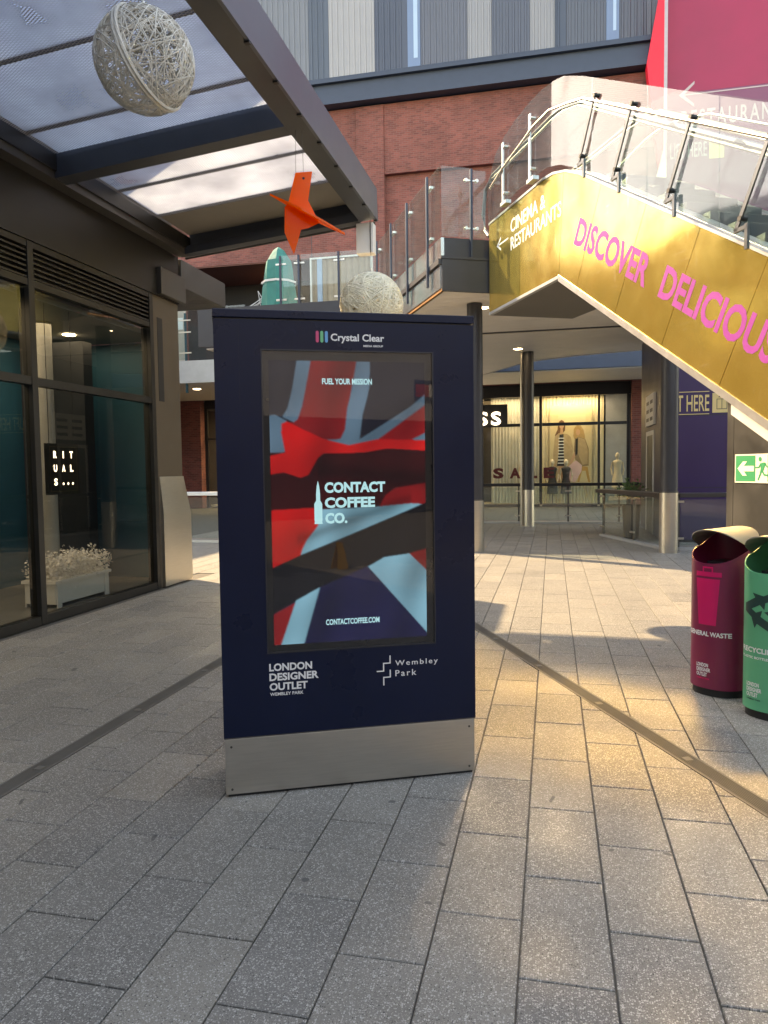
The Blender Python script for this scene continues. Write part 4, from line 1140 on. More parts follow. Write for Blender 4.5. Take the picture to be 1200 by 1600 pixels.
part('pane', M_ESCGLASS, bal, lambda m: m.fbox(BT, .59, .006, 5.64, .82, -.006, 6.80))
bal2 = thing('glass_balustrade', 'glass balustrade across the terrace behind the teal parasol', 'balustrade', (-6.2, 17.4, 5.5))
xs = [-6.42, -5.95, -4.95, -4.05]
for a, b in zip(xs[:-1], xs[1:]):
    part('pane', M_GLASSD, bal2, lambda m: m.box(a + .02, 17.32, 5.60, b - .02, 17.335, 6.80))
for x in xs[:-1]:
    st = part('post', M_BLUEGREY, bal2, lambda m: m.box(x - .02, 17.24, 5.1, x + .02, 17.30, 6.78))
    for z in (5.75, 6.60):
        part('glass_clamp', M_STEEL, st, lambda b: b.box(x - .13, 17.30, z - .02, x + .13, 17.345, z + .02))
for i, (x, y_, z, l) in enumerate(((-1.30, 14.55, 4.70, 'soffit downlight nearest the kiosk top corner'), (-.86, 19.85, 4.70, 'soffit downlight just beside the top of the slim column'), (.4, 26.6, 4.85, 'soffit downlight right above the lit poster window'))):
    dl = thing('downlight', 'round recessed ' + l, 'light', (x, y_, z - .01), 'recessed soffit downlights')
    part('lens', M_LAMP, dl, lambda m: m.lathe((x, y_, z - .012), [(.115, 0), (.115, .01)], 20))
    part('ring', M_STEEL, dl, lambda m: m.lathe((x, y_, z - .016), [(.14, 0), (.14, .014), (.118, .014), (.118, 0), (.14, 0)], 20, cap=False))

# ================================================================ SHOP ON THE LEFT
SX = -5.32
M_TEAL = mat('teal_wall', srgb(12, 82, 104), 0.6, var=0.12, scale=1.0)
shop = thing('glass_shop', 'bronze framed glass shop front with louvres on the left', 'shop', (SX - 3, 4, 0))
MY = [-2.70, -.31, 2.08, 4.47, 6.86, 9.25]
SY0, SY1 = -2.75, 9.30
for y_ in MY:
    part('mullion', M_BRONZE, shop, lambda m: m.box(SX - .12, y_ - .045, 0.0, SX + .02, y_ + .045, 4.04), bevel=.004)
for a, b in zip(MY[:-1], MY[1:]):
    y0, y1 = a + .047, b - .047
    part('sill', M_BRONZE, shop, lambda m: m.box(SX - .11, y0, 0.0, SX + .012, y1, .095))
    part('transom', M_BRONZE, shop, lambda m: m.box(SX - .10, y0, 2.55, SX + .012, y1, 2.635))
    part('head_rail', M_BRONZE, shop, lambda m: m.box(SX - .10, y0, 3.575, SX + .012, y1, 3.645))
    part('pane', M_SHOPGLASS, shop, lambda m: m.box(SX - .045, y0, .097, SX - .033, y1, 2.548))
    part('pane', M_SHOPGLASS, shop, lambda m: m.box(SX - .045, y0, 2.637, SX - .033, y1, 3.573))
    part('louvre_back', M_BLACK, shop, lambda m: m.box(SX - .12, y0, 3.647, SX - .11, y1, 3.97))
    for k in range(6):
        z = 3.655 + k * .054
        part('louvre_slat', M_BRONZE, shop, lambda m: m.hexa([(SX - .09, y0, z + .026), (SX + .005, y0, z), (SX + .005, y1, z), (SX - .09, y1, z + .026), (SX - .09, y0, z + .032), (SX + .005, y0, z + .020), (SX + .005, y1, z + .020), (SX - .09, y1, z + .032)]))
    part('head_rail', M_BRONZE, shop, lambda m: m.box(SX - .10, y0, 3.975, SX + .012, y1, 4.04))
part('fascia', M_BRONZE, shop, lambda m: m.box(SX - .15, SY0, 4.045, SX + .03, 10.02, 4.72))
part('upper_wall', mat('upper_cladding', (0.30, 0.29, 0.28), 0.6), shop, lambda m: m.box(-14, SY0 - 4, 5.3, SX - .02, 8.55, 8.3))
part('roof_slab', M_DKGREY, shop, lambda m: m.box(-13.9, SY0 - 3.9, 4.72, SX - .03, 9.98, 5.29))
part('end_pier', mat('brown_pier', srgb(96, 86, 74), 0.45, 0.3, var=0.1), shop, lambda m: m.box(SX - .10, 9.31, 0, SX + .0, 10.02, 4.044))
part('pier_recess', M_BLACK, shop, lambda m: m.box(SX + .001, 9.42, 2.6, SX + .004, 9.56, 3.75))
def skirt(m):
    x0, x1, ya, yb = SX - .02, SX + .05, 9.36, 10.16
    m.hexa([(SX - .09, ya, 0.01), (x1, ya, 0.01), (x1, yb, 0.01), (SX - .09, yb, 0.01), (SX - .09, ya, 1.0), (x1, ya, 1.06), (x1, yb, 1.0), (SX - .09, yb, 1.0)])
    m.hexa([(SX - .09, ya, 1.0), (x1, ya, 1.06), (x1, yb, 1.0), (SX - .09, yb, 1.0), (SX - .09, ya, 1.55), (SX + .006, ya, 1.55), (SX + .006, yb - .12, 1.55), (SX - .09, yb - .12, 1.55)])
part('pier_skirt', M_STEEL, shop, skirt)
part('gutter_box', M_STEELD, shop, lambda m: m.box(SX - .4, 9.40, 4.06, SX + .10, 10.10, 4.43), bevel=.01)
part('gutter_run', M_STEELD, shop, lambda m: m.box(SX - 3.5, 10.05, 4.30, SX + .06, 11.55, 4.70), bevel=.01)
# inside
part('back_wall', M_TEAL, shop, lambda m: m.box(-7.4, SY0, 0, -7.3, 9.84, 3.49))
part('end_wall', M_TEAL, shop, lambda m: m.box(-8.4, 9.85, 0, SX - .11, 9.98, 3.49))
part('inner_floor', mat('shop_floor', (0.16, 0.155, 0.15), 0.35, var=0.1), shop, lambda m: m.box(-8.4, SY0, 0.0, SX - .13, 9.85, .06))
part('inner_ceiling', mat('shop_ceiling', (0.30, 0.29, 0.27), 0.7), shop, lambda m: m.box(-8.4, SY0, 3.50, SX - .13, 9.85, 3.56))
part('display_partition', mat('shop_dark_panel', srgb(30, 36, 44), 0.5), shop, lambda m: m.box(-7.0, 9.0, .06, -6.2, 9.2, 3.4))
part('inner_column', mat('white_column', (0.34, 0.34, 0.33), 0.5), shop, lambda m: m.lathe((-6.20, 8.18, .06), [(.11, 0), (.11, 3.44)], 24), smooth=True)
for i, (x, y_) in enumerate(((-6.4, 9.0), (-6.6, 6.9))):
    dl = thing('downlight', ('round ceiling spot inside the left shop, nearest the end pier' if i == 0 else 'round ceiling spot inside the left shop, nearer the left edge'), 'light', (x, y_, 3.49), 'ceiling spots inside the left shop')
    part('lens', M_LAMP, dl, lambda m: m.lathe((x, y_, 3.488), [(.085, 0), (.085, .01)], 16))
sl = bpy.data.lights.new('shop_ceiling_lamp', 'AREA'); sl.shape = 'RECTANGLE'; sl.size = 1.2; sl.size_y = 8.0; sl.energy = 26; sl.color = (1.0, 0.9, 0.75)
so = bpy.data.objects.new('shop_ceiling_lamp', sl); so.location = (-6.3, 5.5, 3.47); COL.objects.link(so)
# hanging sign with its letters
rs = thing('hanging_shop_sign', 'black square sign with lit white letters hanging inside the shop window', 'sign', (SX - .18, 7.52, 1.38))
RX = SX - .16
M_SIGNL = mat('lit_letter', (0.8, 0.8, 0.78), 0.5, var=0, rvar=0, emit=(1.0, 0.96, 0.88), estr=1.1)
M_SIGNB = mat('sign_black', (0.012, 0.011, 0.010), 0.35, var=0.1)
M_SIGNGOLD = mat('sign_gold_line', (0.16, 0.12, 0.06), 0.5, 0.4, var=0.1)
part('panel', M_SIGNB, rs, lambda m: m.box(RX - .04, 7.24, 1.375, RX, 7.80, 1.955))
def goldlines(m):
    for z0, z1, y0, y1 in ((1.41, 1.414, 7.28, 7.76), (1.916, 1.92, 7.28, 7.76)): m.box(RX, y0, z0, RX + .0015, y1, z1)
    for y0 in (7.28, 7.756): m.box(RX, y0, 1.414, RX + .0015, y0 + .004, 1.916)
    for k in range(9):
        d = .03 + k * .024
        for sy in (-1, 1):
            for sz in (-1, 1):
                a = (7.52 + sy * d, 1.665); b = (7.52 + sy * min(.22, d + .12), 1.665 + sz * min(.22, (min(.22, d + .12) - d) * 1.9))
                m.poly([(RX + .0015, a[0], a[1] - .002), (RX + .0015, a[0], a[1] + .002), (RX + .0015, b[0], b[1] + .002), (RX + .0015, b[0], b[1] - .002)])
gl_ = MB(); goldlines(gl_); gl_.build('gold_pattern', M_SIGNGOLD, rs, kind='stuff')
for r_, row in enumerate(('RIT', 'UAL', 'S')):
    for c_, ch in enumerate(row):
        w = .055 if ch != 'I' else .018
        text(ch, (RX + .003, 7.34 + c_ * .145 + (.0275 - w / 2), 1.83 - r_ * .155 - .04), (0, 1, 0), (0, 0, 1), w, .08, M_SIGNL, rs, name='letter', bold=.03)
for k in range(3):
    part('dot', M_SIGNL, rs, lambda m: m.poly([(RX + .003, 7.50 + k * .085 + .014 * math.cos(t * .5236), 1.497 + .014 * math.sin(t * .5236)) for t in range(12)]))
for y_ in (7.30, 7.74):
    part('cord', M_BLACK, rs, lambda m: m.tube([(RX - .02, y_, 1.95), (RX - .02, y_, 3.50)], .004, 5))
# planter with white blossom
pl = thing('window_planter', 'white panelled planter box full of white blossom in the shop window', 'planter', (-5.75, 7.95, .06))
M_PLW = mat('white_planter_paint', (0.74, 0.73, 0.69), 0.45, var=0.05)
PX0, PX1, PY0, PY1 = -5.98, -5.58, 7.42, 8.46
part('box', M_PLW, pl, lambda m: m.box(PX0, PY0, .10, PX1, PY1, .34), bevel=.006)
part('rim', M_PLW, pl, lambda m: (m.box(PX0 - .03, PY0 - .03, .341, PX1 + .03, PY0 + .03, .375), m.box(PX0 - .03, PY1 - .03, .341, PX1 + .03, PY1 + .03, .375), m.box(PX0 - .03, PY0 + .03, .341, PX0 + .03, PY1 - .03, .375), m.box(PX1 - .03, PY0 + .03, .341, PX1 + .03, PY1 - .03, .375)))
for y_ in (PY0 + .01, PY1 - .09):
    part('corner_leg', M_PLW, pl, lambda m: m.box(PX1 + .001, y_, .06, PX1 + .016, y_ + .08, .34))
    part('corner_leg', M_PLW, pl, lambda m: m.box(PX0 - .016, y_, .06, PX0 - .001, y_ + .08, .34))
fl = MB(); rg = random.Random(11)
for i in range(3400):
    x = rg.uniform(PX0 - .02, PX1 + .04); y_ = rg.uniform(PY0 - .03, PY1 + .06)
    hmax = .62 + .07 * math.sin(y_ * 9) * math.sin(y_ * 4 + x * 11) + rg.uniform(-.03, .05)
    z = rg.uniform(.36, hmax)
    c = Vector((x, y_, z)); d = Vector((rg.uniform(-1, 1), rg.uniform(-1, 1), rg.uniform(-.3, 1))).normalized(); s = d.cross(Vector((rg.uniform(-1, 1), rg.uniform(-1, 1), rg.uniform(-1, 1)))).normalized(); q = rg.uniform(.012, .024)
    fl.poly([c - d * q, c + s * q * .7, c + d * q, c - s * q * .7])
fl.build('blossom', mat('white_petal', (0.74, 0.72, 0.68), 0.7, var=0.15, scale=30), pl, kind='stuff')

# ================================================================ CANOPY
can = thing('canopy', 'steel framed entrance canopy with mesh and translucent roof sheets overhead', 'canopy', (-3.8, 4, 4.7))
CX0, CX1, CY0, CY1 = -5.285, -2.36, -5.0, 10.04
def cz(x): return 4.715 + (x - CX0) * .0952        # underside of the beams
def slope_box(m, x0, x1, y0, y1, d0, d1):
    m.hexa([(x0, y0, cz(x0) + d0), (x1, y0, cz(x1) + d0), (x1, y1, cz(x1) + d0), (x0, y1, cz(x0) + d0), (x0, y0, cz(x0) + d1), (x1, y0, cz(x1) + d1), (x1, y1, cz(x1) + d1), (x0, y1, cz(x0) + d1)])
M_BEAM = mat('canopy_beam_paint', srgb(54, 60, 68), 0.45, 0.1, var=0.1)
part('outer_beam', M_BEAM, can, lambda m: slope_box(m, -2.55, -2.345, CY0, CY1 - .06, .0, .10))
part('outer_fascia', M_FASCIA, can, lambda m: m.hexa([(-2.343, CY0, 4.99), (-2.31, CY0, 4.99), (-2.31, CY1, 4.99), (-2.343, CY1, 4.99), (-2.343, CY0, 5.40), (-2.31, CY0, 5.40), (-2.31, CY1 - .05, 5.40), (-2.343, CY1 - .05, 5.40)]))
part('outer_web', M_BEAM, can, lambda m: m.box(-2.40, CY0, 5.085, -2.345, CY1 - .05, 5.385))
part('gutter', mat('gutter_brown', srgb(70, 68, 66), 0.45, 0.2, var=0.12), can, lambda m: m.box(CX0, CY0, 4.72, -5.12, CY1, 5.0))
part('gutter_lip', M_BRONZE, can, lambda m: m.box(-5.118, CY0, 4.80, -5.09, CY1, 4.98))
for yb in (-2.9, 0.42, 3.74, 7.06):
    part('cross_beam', M_BEAM, can, lambda m: slope_box(m, -5.118, -2.552, yb, yb + .20, .0, .25))
part('end_beam', M_BEAM, can, lambda m: slope_box(m, -5.118, -2.552, CY1 - .14, CY1 - .0, -.01, .10))
part('end_rail', M_BLACK, can, lambda m: m.tube([(-5.2, CY1 + .04, cz(-5.2) - .01), (-2.36, CY1 + .04, cz(-2.36) - .01)], .02, 8))
part('end_upstand', mat('end_mesh_back', srgb(150, 138, 116), 0.7, var=0.15), can, lambda m: slope_box(m, -5.10, -2.42, 9.12, CY1 - .02, .285, .30))
part('end_closure', M_FASCIA, can, lambda m: slope_box(m, -5.10, -2.40, CY1 - .018, CY1 - .0, .105, .42))
bays = [(-4.98, -2.92), (-2.68, .40), (.64, 3.72), (3.96, 7.04), (7.28, 9.88)]
for y0, y1 in bays:
    part('mesh_panel', M_MESH, can, lambda m: m.poly([(-5.085, y0, cz(-5.085) + .235), (-2.555, y0, cz(-2.555) + .235), (-2.555, y1, cz(-2.555) + .235), (-5.085, y1, cz(-5.085) + .235)]))
ry = [-4.95, -3.9, -2.8, -1.7, -.6, .5, 1.55, 2.6, 3.65, 4.6, 5.55, 6.6, 7.30, 8.20, 9.11]
for a, b in zip(ry[:-1], ry[1:]):
    part('roof_sheet', M_SHEET, can, lambda m: slope_box(m, -5.09, -2.42, a + .01, b - .01, .272, .282))
    part('glazing_bar', M_BEAM, can, lambda m: slope_box(m, -5.09, -2.42, b - .009, b + .009, .244, .30))
for y_ in [4.4 + .62 * k for k in range(10)]:
    part('fascia_clip', M_BLACK, can, lambda m: m.box(-2.36, y_, 4.975, -2.315, y_ + .04, 4.988))
for y_ in (-2.6, .7, 4.02, 7.34):
    part('end_bracket', M_STEELD, can, lambda m: m.box(-5.13, y_, 4.90, -5.02, y_ + .10, 4.97))

# white box fixed under the canopy's far corner
wb = thing('floodlight_box', 'white rectangular box fixed under the far corner of the canopy', 'box', (-2.47, 10.0, 4.5))
part('casing', M_WHITE, wb, lambda m: m.box(-2.60, 9.96, 4.55, -2.36, 10.12, 4.955), bevel=.008)
part('cable', M_BLACK, wb, lambda m: m.tube([(-2.40, 9.95, 4.97), (-2.40, 9.95, 4.55)], .005, 5))

# ================================================================ HANGING DECORATIONS
def woven_ball(c, r, ztop_, name, label, m, strands, sr, seam):
    c = Vector(c); root = thing(name, label, 'ornament', c, 'woven balls hanging from the canopy')
    rg = random.Random(int(r * 1000) + strands)
    b = MB()
    for i in range(strands):
        ax = Vector((rg.gauss(0, 1), rg.gauss(0, 1), rg.gauss(0, 1))).normalized()
        a = ax.orthogonal().normalized(); d = ax.cross(a)
        off = rg.uniform(-.75, .75) * r; rr = math.sqrt(r * r - off * off) * rg.uniform(.965, 1.0)
        t0, t1 = rg.uniform(0, 6.28), rg.uniform(1.6, 6.28); n = max(8, int(t1 * 5))
        pts = [c + ax * off + a * (rr * math.cos(t0 + t1 * k / n)) + d * (rr * math.sin(t0 + t1 * k / n)) for k in range(n + 1)]
        b.tube(pts, sr * rg.uniform(.7, 1.2), 4, cap=False)
    b.build('strands', m, root, kind='stuff')
    if seam:
        sd = Vector((.92, -.10, .25)).normalized()
        for o in (-.012, .012):
            pts = []
            a = sd.orthogonal().normalized(); d = sd.cross(a)
            for k in range(48):
                t = 2 * math.pi * k / 48; pts.append(c + sd * (o + .10 * r) + (a * math.cos(t) + d * math.sin(t)) * r * 1.0)
            part('seam_hoop', m, root, lambda mb: mb.tube(pts, .012, 6, closed=True))
    part('hook', M_STEEL, root, lambda mb: mb.tube([c + Vector((0, 0, r - .01)), c + Vector((0, 0, r + .06))], .012, 8))
    part('wire', M_STEELD, root, lambda mb: mb.tube([c + Vector((0, 0, r + .05)), Vector((c.x, c.y, ztop_))], .003, 5))
    return root
M_RATTAN = mat('pale_rattan', (0.64, 0.62, 0.57), 0.6, var=0.2, scale=9)
M_RATTANW = mat('cream_rattan', (0.86, 0.80, 0.62), 0.6, var=0.2, scale=9)
woven_ball((-2.57, 4.50, 4.275), .315, 5.2, 'woven_ball', 'large pale woven rattan ball hanging under the canopy mesh', M_RATTAN, 190, .0040, True)
woven_ball((-2.31, 9.60, 3.77), .412, 4.99, 'woven_ball', 'cream woven ball showing just above the kiosk top edge', M_RATTANW, 330, .0085, False)
bd = thing('bird_ornament', 'translucent orange acrylic bird shape hanging from the canopy edge', 'ornament', (-2.36, 7.2, 4.2))
M_ORANGE = mat('orange_acrylic', srgb(255, 122, 12), 0.25, var=0.03, spec=0.6, emit=None)
mo = M_ORANGE.node_tree
_p = mo.nodes['Principled BSDF']
_tl = mo.nodes.new('ShaderNodeBsdfTranslucent'); _tl.inputs[0].default_value = (1.0, 0.27, 0.012, 1)
_mx = mo.nodes.new('ShaderNodeMixShader'); _mx.inputs[0].default_value = 0.62
mo.links.new(_p.outputs[0], _mx.inputs[1]); mo.links.new(_tl.outputs[0], _mx.inputs[2]); mo.links.new(_mx.outputs[0], mo.nodes['Material Output'].inputs[0])
BC = Vector((-2.36, 7.2, 4.2)); bx = Vector((.975, .22, 0)).normalized(); by = Vector((0, 0, 1)); bz = bx.cross(by)
S7 = 8.0 / 1157
def BD(px_, py_, o=0.0):  # sheet coordinates
    return tuple(BC + bx * ((px_ - 485) * S7) + by * ((335 - py_) * S7) + bz * o)
body_o = [(466.5, 282), (490.5, 280.5), (484, 321), (497, 347), (499, 353), (483, 360), (473, 362), (462, 397), (449, 366), (450, 330), (455, 325)]
part('body_sheet', M_ORANGE, bd, lambda m: m.prism([BD(*p, -.004) for p in body_o], bz * .008))
# wings: a second sheet slotted across, tilted so it shows almost edge-on
def BW(t, s):   # along the wing, across the wing
    a = Vector(BD(429, 313)); b = Vector(BD(536, 370)); d = (b - a)
    n = (bz * -1.0 + by * .18).normalized()
    return a + d * t + n * s
wing = [BW(0, 0), BW(.30, .16), BW(.55, .22), BW(.72, .18), BW(1.0, .03), BW(1.0, -.02), BW(.70, -.16), BW(.45, -.20), BW(.2, -.10)]
part('wing_sheet', M_ORANGE, bd, lambda m: m.prism(wing, Vector((0, 0, .02))))
for a, b in (((478, 281), (476.5, 205)), ((467, 283), (468, 205))):
    part('wire', M_STEELD, bd, lambda m: m.tube([BD(*a), BD(*b)], .0022, 5))
part('eyelet', M_BLACK, bd, lambda m: m.tube([BD(478, 290, -.009), BD(478, 290, .009)], .012, 10))

# ================================================================ FAR BUILDING
FY = 29.5
bld = thing('brick_building', 'red brick building with ribbed metal cladding behind everything', 'building', (-6, FY + 3, 0))
def wallbox(name, x0, x1, z0, z1, y0=FY, y1=FY + .4, m=None):
    return part(name, m or M_BRICK, bld, lambda b: b.box(x0, y0, z0, x1, y1, z1))
wallbox('brick_wall', -26, -6.5, 10.25, 16.0)
wallbox('brick_wall', -26, -15.4, 0, 10.25)
wallbox('brick_wall', -6.5, 12, 13.3, 16.0)
wallbox('recessed_brick', -6.5, 12, 4.85, 13.3, FY + .22, FY + .5)
wallbox('brick_wall', -8.05, -6.502, 4.85, 10.25)
wallbox('brick_pilaster', -7.62, -6.502, 10.25, 15.98, FY - .06, FY - .002)
wallbox('brick_pier', 2.95, 3.6, 0, 4.84)
wallbox('brick_pier', -15.4, -14.75, 0, 4.84)
wallbox('mortar_line', -9.6, -9.57, 10.25, 15.98, FY - .004, FY - .002, M_DKGREY)
M_STEELBLUE = mat('slate_blue_beam', srgb(52, 64, 82), 0.45, 0.2, var=0.1)
part('beam', M_STEELBLUE, bld, lambda m: m.box(-26, FY - .45, 16.05, 3.85, FY + .4, 16.25))
part('beam', M_STEELBLUE, bld, lambda m: m.box(-26, FY - .25, 16.252, 3.85, FY + .4, 16.90))
part('beam', M_STEELBLUE, bld, lambda m: m.box(-26, FY - .42, 16.902, 3.85, FY + .4, 17.08))
CL = [(-26, -20, (112, 122, 136)), (-20, -13.07, (150, 158, 170)), (-13.07, -9.56, (138, 146, 158)), (-9.56, -8.72, (98, 112, 130)), (-8.72, -6.83, (186, 188, 194)), (-6.83, -5.50, (92, 104, 124)), (-5.0, -3.17, (116, 124, 140)), (-3.17, -2.24, (168, 172, 180)), (-2.24, -.81, (104, 114, 132)), (-.81, .11, (166, 170, 178)), (.11, .53, (84, 98, 118)), (.53, 1.96, (106, 116, 132)), (2.41, 3.37, (104, 112, 128)), (3.37, 3.88, (120, 128, 142))]
for x0, x1, c in CL:
    mm = mat('cladding_%d_%d_%d' % c, tuple(.62 * v for v in srgb(*c)[:3]), 0.5, 0.2, var=0.07, scale=0.8)
    def cl(m):
        m.box(x0 + .008, FY + .02, 17.085, x1 - .008, FY + .4, 25)
        x = x0 + .10
        while x < x1 - .1:
            m.hexa([(x, FY - .028, 17.085), (x + .05, FY - .028, 17.085), (x + .08, FY + .019, 17.085), (x - .03, FY + .019, 17.085), (x, FY - .028, 25), (x + .05, FY - .028, 25), (x + .08, FY + .019, 25), (x - .03, FY + .019, 25)]); x += .23
    part('cladding_panel', mm, bld, cl)
M_BLUEWIN = mat('sky_blue_panel', srgb(96, 122, 156), 0.5, 0.0, var=0.05)
for x0, x1 in ((-5.5, -5.0), (1.96, 2.41)):
    wn_ = part('strip_window', M_BLUEWIN, bld, lambda m: m.box(x0, FY - .02, 17.25, x1, FY + .3, 25))
    part('window_pane', mat('pale_blue_pane', srgb(150, 178, 205), 0.35, var=0.03), wn_, lambda m: m.box(x0 + .24, FY - .03, 17.6, x1 - .10, FY - .022, 25))
# added wing on the left, unseen, so gold and glass mirror brick, not sky
part('added_brick_wing', M_BRICK, bld, lambda m: m.box(-26, 12.0, 0, -16.5, FY - .02, 9.7))
part('added_wing_coping', M_STEELBLUE, bld, lambda m: m.box(-26, 11.95, 9.705, -16.42, FY - .02, 9.9))
for k in range(5):
    w_ = part('added_wing_window', M_DARKIN, bld, lambda m: m.box(-16.52, 13.2 + k * 3.1, 5.6, -16.47, 15.0 + k * 3.1, 8.4))
# dark upper-floor opening with restaurant behind
part('upper_opening_back', M_DARKIN, bld, lambda m: m.box(-15.4, FY + 3.2, 4.9, -8.05, FY + 3.3, 10.2))
part('upper_opening_ceiling', mat('brick_soffit', (0.11, 0.04, 0.032), 0.8), bld, lambda m: m.box(-15.4, FY + .02, 10.2, -8.05, FY + 3.2, 10.245))
part('upper_floor', M_DKGREY, bld, lambda m: m.box(-26, 25.9, 4.86, 12, FY + 3.3, 5.45))
part('bulkhead', M_STEELBLUE, bld, lambda m: m.box(-9.0, 25.8, 4.87, 12, 25.896, 5.9))
part('second_soffit', M_OFFWHITE, bld, lambda m: m.box(-26, 25.88, 4.835, 12, FY - .02, 4.858))
part('roof_mass', M_DKGREY, bld, lambda m: m.box(-26, FY + 3.4, 0, 12, FY + 9, 24.9))
# wire sculpture and warm lamps inside the opening
ws = thing('wire_sculpture', 'thin white wire frame figure inside the dark upper opening', 'sculpture', (-12.2, 29.0, 5.45))
rg = random.Random(4); nodes = [Vector((-12.6 + rg.uniform(0, 1.4), 28.8 + rg.uniform(-.2, .2), 8.2 + rg.uniform(-.9, 1.0))) for _ in range(9)]
part('frame', M_LIGHTPANEL, ws, lambda m: [m.tube([nodes[a], nodes[b]], .016, 5) for a, b in ((0, 1), (1, 2), (2, 3), (3, 0), (3, 4), (4, 5), (5, 6), (6, 4), (6, 7), (7, 8), (8, 5), (1, 8), (0, 5))])
part('stem', M_LIGHTPANEL, ws, lambda m: m.tube([nodes[0], Vector((-12.2, 29.0, 5.45))], .016, 5))
for i, (x, z) in enumerate(((-11.6, 9.2), (-10.3, 8.5), (-12.0, 9.4), (-9.6, 9.1))):
    lp = thing('warm_lamp', ('second warm lamp from the left in the dark upper opening', 'warm lamp hanging lowest in the dark upper opening', 'leftmost warm lamp in the dark upper opening', 'rightmost warm lamp in the dark upper opening')[i], 'light', (x, 31.5, z), 'warm lamps in the dark upper opening')
    part('bulb', mat('warm_bulb', (0.9, 0.6, 0.3), 0.4, var=0, rvar=0, emit=(1, .55, .2), estr=5), lp, lambda m: m.lathe((x, 31.5, z), [(.01, 0), (.06, .03), (.06, .09), (.01, .12)], 10))
    part('cord', M_BLACK, lp, lambda m: m.tube([(x, 31.5, z + .1), (x, 31.5, 10.2)], .008, 4))

# --- crimson hoarding to the right
HY = 29.2
M_DIMPRINT = mat('glass_dimmed_print', (0.42, 0.36, 0.38), .5, var=.1)  # white print greyed in its colour, standing for dimming by the glass in front
hd = thing('crimson_hoarding', 'huge crimson hoarding with white arrow and restaurant lettering top right', 'hoarding', (8, HY, 5))
M_CRIM = mat('crimson_hoarding', srgb(146, 30, 70), 0.5, var=0.16, scale=.35)
part('upper_sheet', M_CRIM, hd, lambda m: m.box(4.06, HY, 14.95, 13, HY + .1, 26))
part('lower_sheet', mat('plum_hoarding', srgb(118, 62, 92), 0.42, var=0.10, scale=.35), hd, lambda m: m.box(4.06, HY, 4.9, 13, HY + .1, 14.945))
part('edge_post', mat('grey_post', (0.42, 0.43, 0.44), 0.4, 0.5), hd, lambda m: m.box(3.90, HY - .05, 4.9, 4.055, HY + .2, 26))
fin = part('red_fin', mat('red_fin', srgb(226, 24, 52), 0.4, var=0.05), hd, lambda m: m.prism([(3.88, HY - .5, 19.2), (3.30, HY - .5, 15.9), (3.52, HY - .5, 13.8), (3.78, HY - .5, 12.2), (3.88, HY - .5, 12.2)], (0, .5, 0)))
part('pale_wedge', M_SIGNW, hd, lambda m: m.prism([(3.62, HY - .56, 11.8), (3.98, HY - .56, 11.8), (3.92, HY - .56, 13.0)], (0, .05, 0)))
part('arrow_mark', M_DIMPRINT, hd, lambda m: (m.box(4.55, HY - .01, 14.85, 13, HY - .004, 14.89), m.prism([(4.45, HY - .012, 14.87), (4.98, HY - .012, 14.42), (4.98, HY - .012, 14.52), (4.62, HY - .012, 14.87), (4.98, HY - .012, 15.22), (4.98, HY - .012, 15.32)], (0, .006, 0))))
text('RESTAURANTS', (4.55, HY - .01, 13.72), (1, 0, 0), (0, 0, 1), 3.6, .60, M_DIMPRINT, hd, bold=.01, space=1.25)
text('LIFT HERE', (4.18, HY - .01, 12.66), (1, 0, 0), (0, 0, 1), 1.25, .52, M_DIMPRINT, hd, bold=.01)
part('icon_plate', M_CREAM, hd, lambda m: m.box(5.50, HY - .012, 12.55, 6.00, HY - .004, 13.15))

# ================================================================ FAR SHOPS
M_FRAME = mat('black_frame', (0.022, 0.022, 0.025), 0.4, 0.3, var=0.1)
M_CURT = mat('cream_curtain', (0.72, 0.62, 0.44), 0.75, var=0.06)
M_WARM = mat('warm_shop_wall', (0.50, 0.34, 0.18), 0.7, var=0.15)
def lamp_area(name, loc, sx, sy, e, rot=(0, 0, 0), col=(1.0, 0.92, 0.80)):
    l = bpy.data.lights.new(name, 'AREA'); l.shape = 'RECTANGLE'; l.size = sx; l.size_y = sy; l.energy = e; l.color = col
    o = bpy.data.objects.new(name, l); o.location = loc; o.rotation_euler = rot; COL.objects.link(o)
sf = thing('shop_front', 'black framed fashion shop front with lit display beyond the columns', 'shop', (-.5, 30.0, 0))
GY_ = 30.0
part('sign_band', M_FRAME, sf, lambda m: m.box(-9.0, GY_ - .05, 4.36, 2.94, GY_ + .2, 4.83))
for x in (-9.0, -6.2, -2.72, -.42, -.30 + 0, 1.78, 2.86):
    if x == -.30: continue
    part('mullion', M_FRAME, sf, lambda m: m.box(x - .045, GY_ - .06, .10, x + .045, GY_ + .06, 4.358))
for x0, x1 in ((-8.95, -6.25), (-6.15, -2.77), (-2.67, -.47), (-.37, 1.73), (1.83, 2.81)):
    part('transom', M_FRAME, sf, lambda m: m.box(x0, GY_ - .05, 3.20, x1, GY_ + .05, 3.32))
    part('sill', M_FRAME, sf, lambda m: m.box(x0, GY_ - .05, .03, x1, GY_ + .05, .12))
    part('pane', M_GLASS, sf, lambda m: m.box(x0, GY_ - .01, 3.322, x1, GY_ + .002, 4.356))
    if not (x0 == -6.15): part('pane', M_GLASS, sf, lambda m: m.box(x0, GY_ - .01, .122, x1, GY_ + .002, 3.198))
part('letter_fascia', M_FRAME, sf, lambda m: m.box(-6.15, GY_ - .035, 3.322, -1.72, GY_ - .012, 4.1))
for i, ch in enumerate('GUESS'):
    lt = text(ch, (-4.44 + i * .52, GY_ - .10, 3.28), (1, 0, 0), (0, 0, 1), .38, .53, mat('lit_white_letter', (.8, .8, .8), .5, var=0, rvar=0, emit=(1, .98, .92), estr=0.9), sf, name='sign_letter', bold=.02, thick=.05)
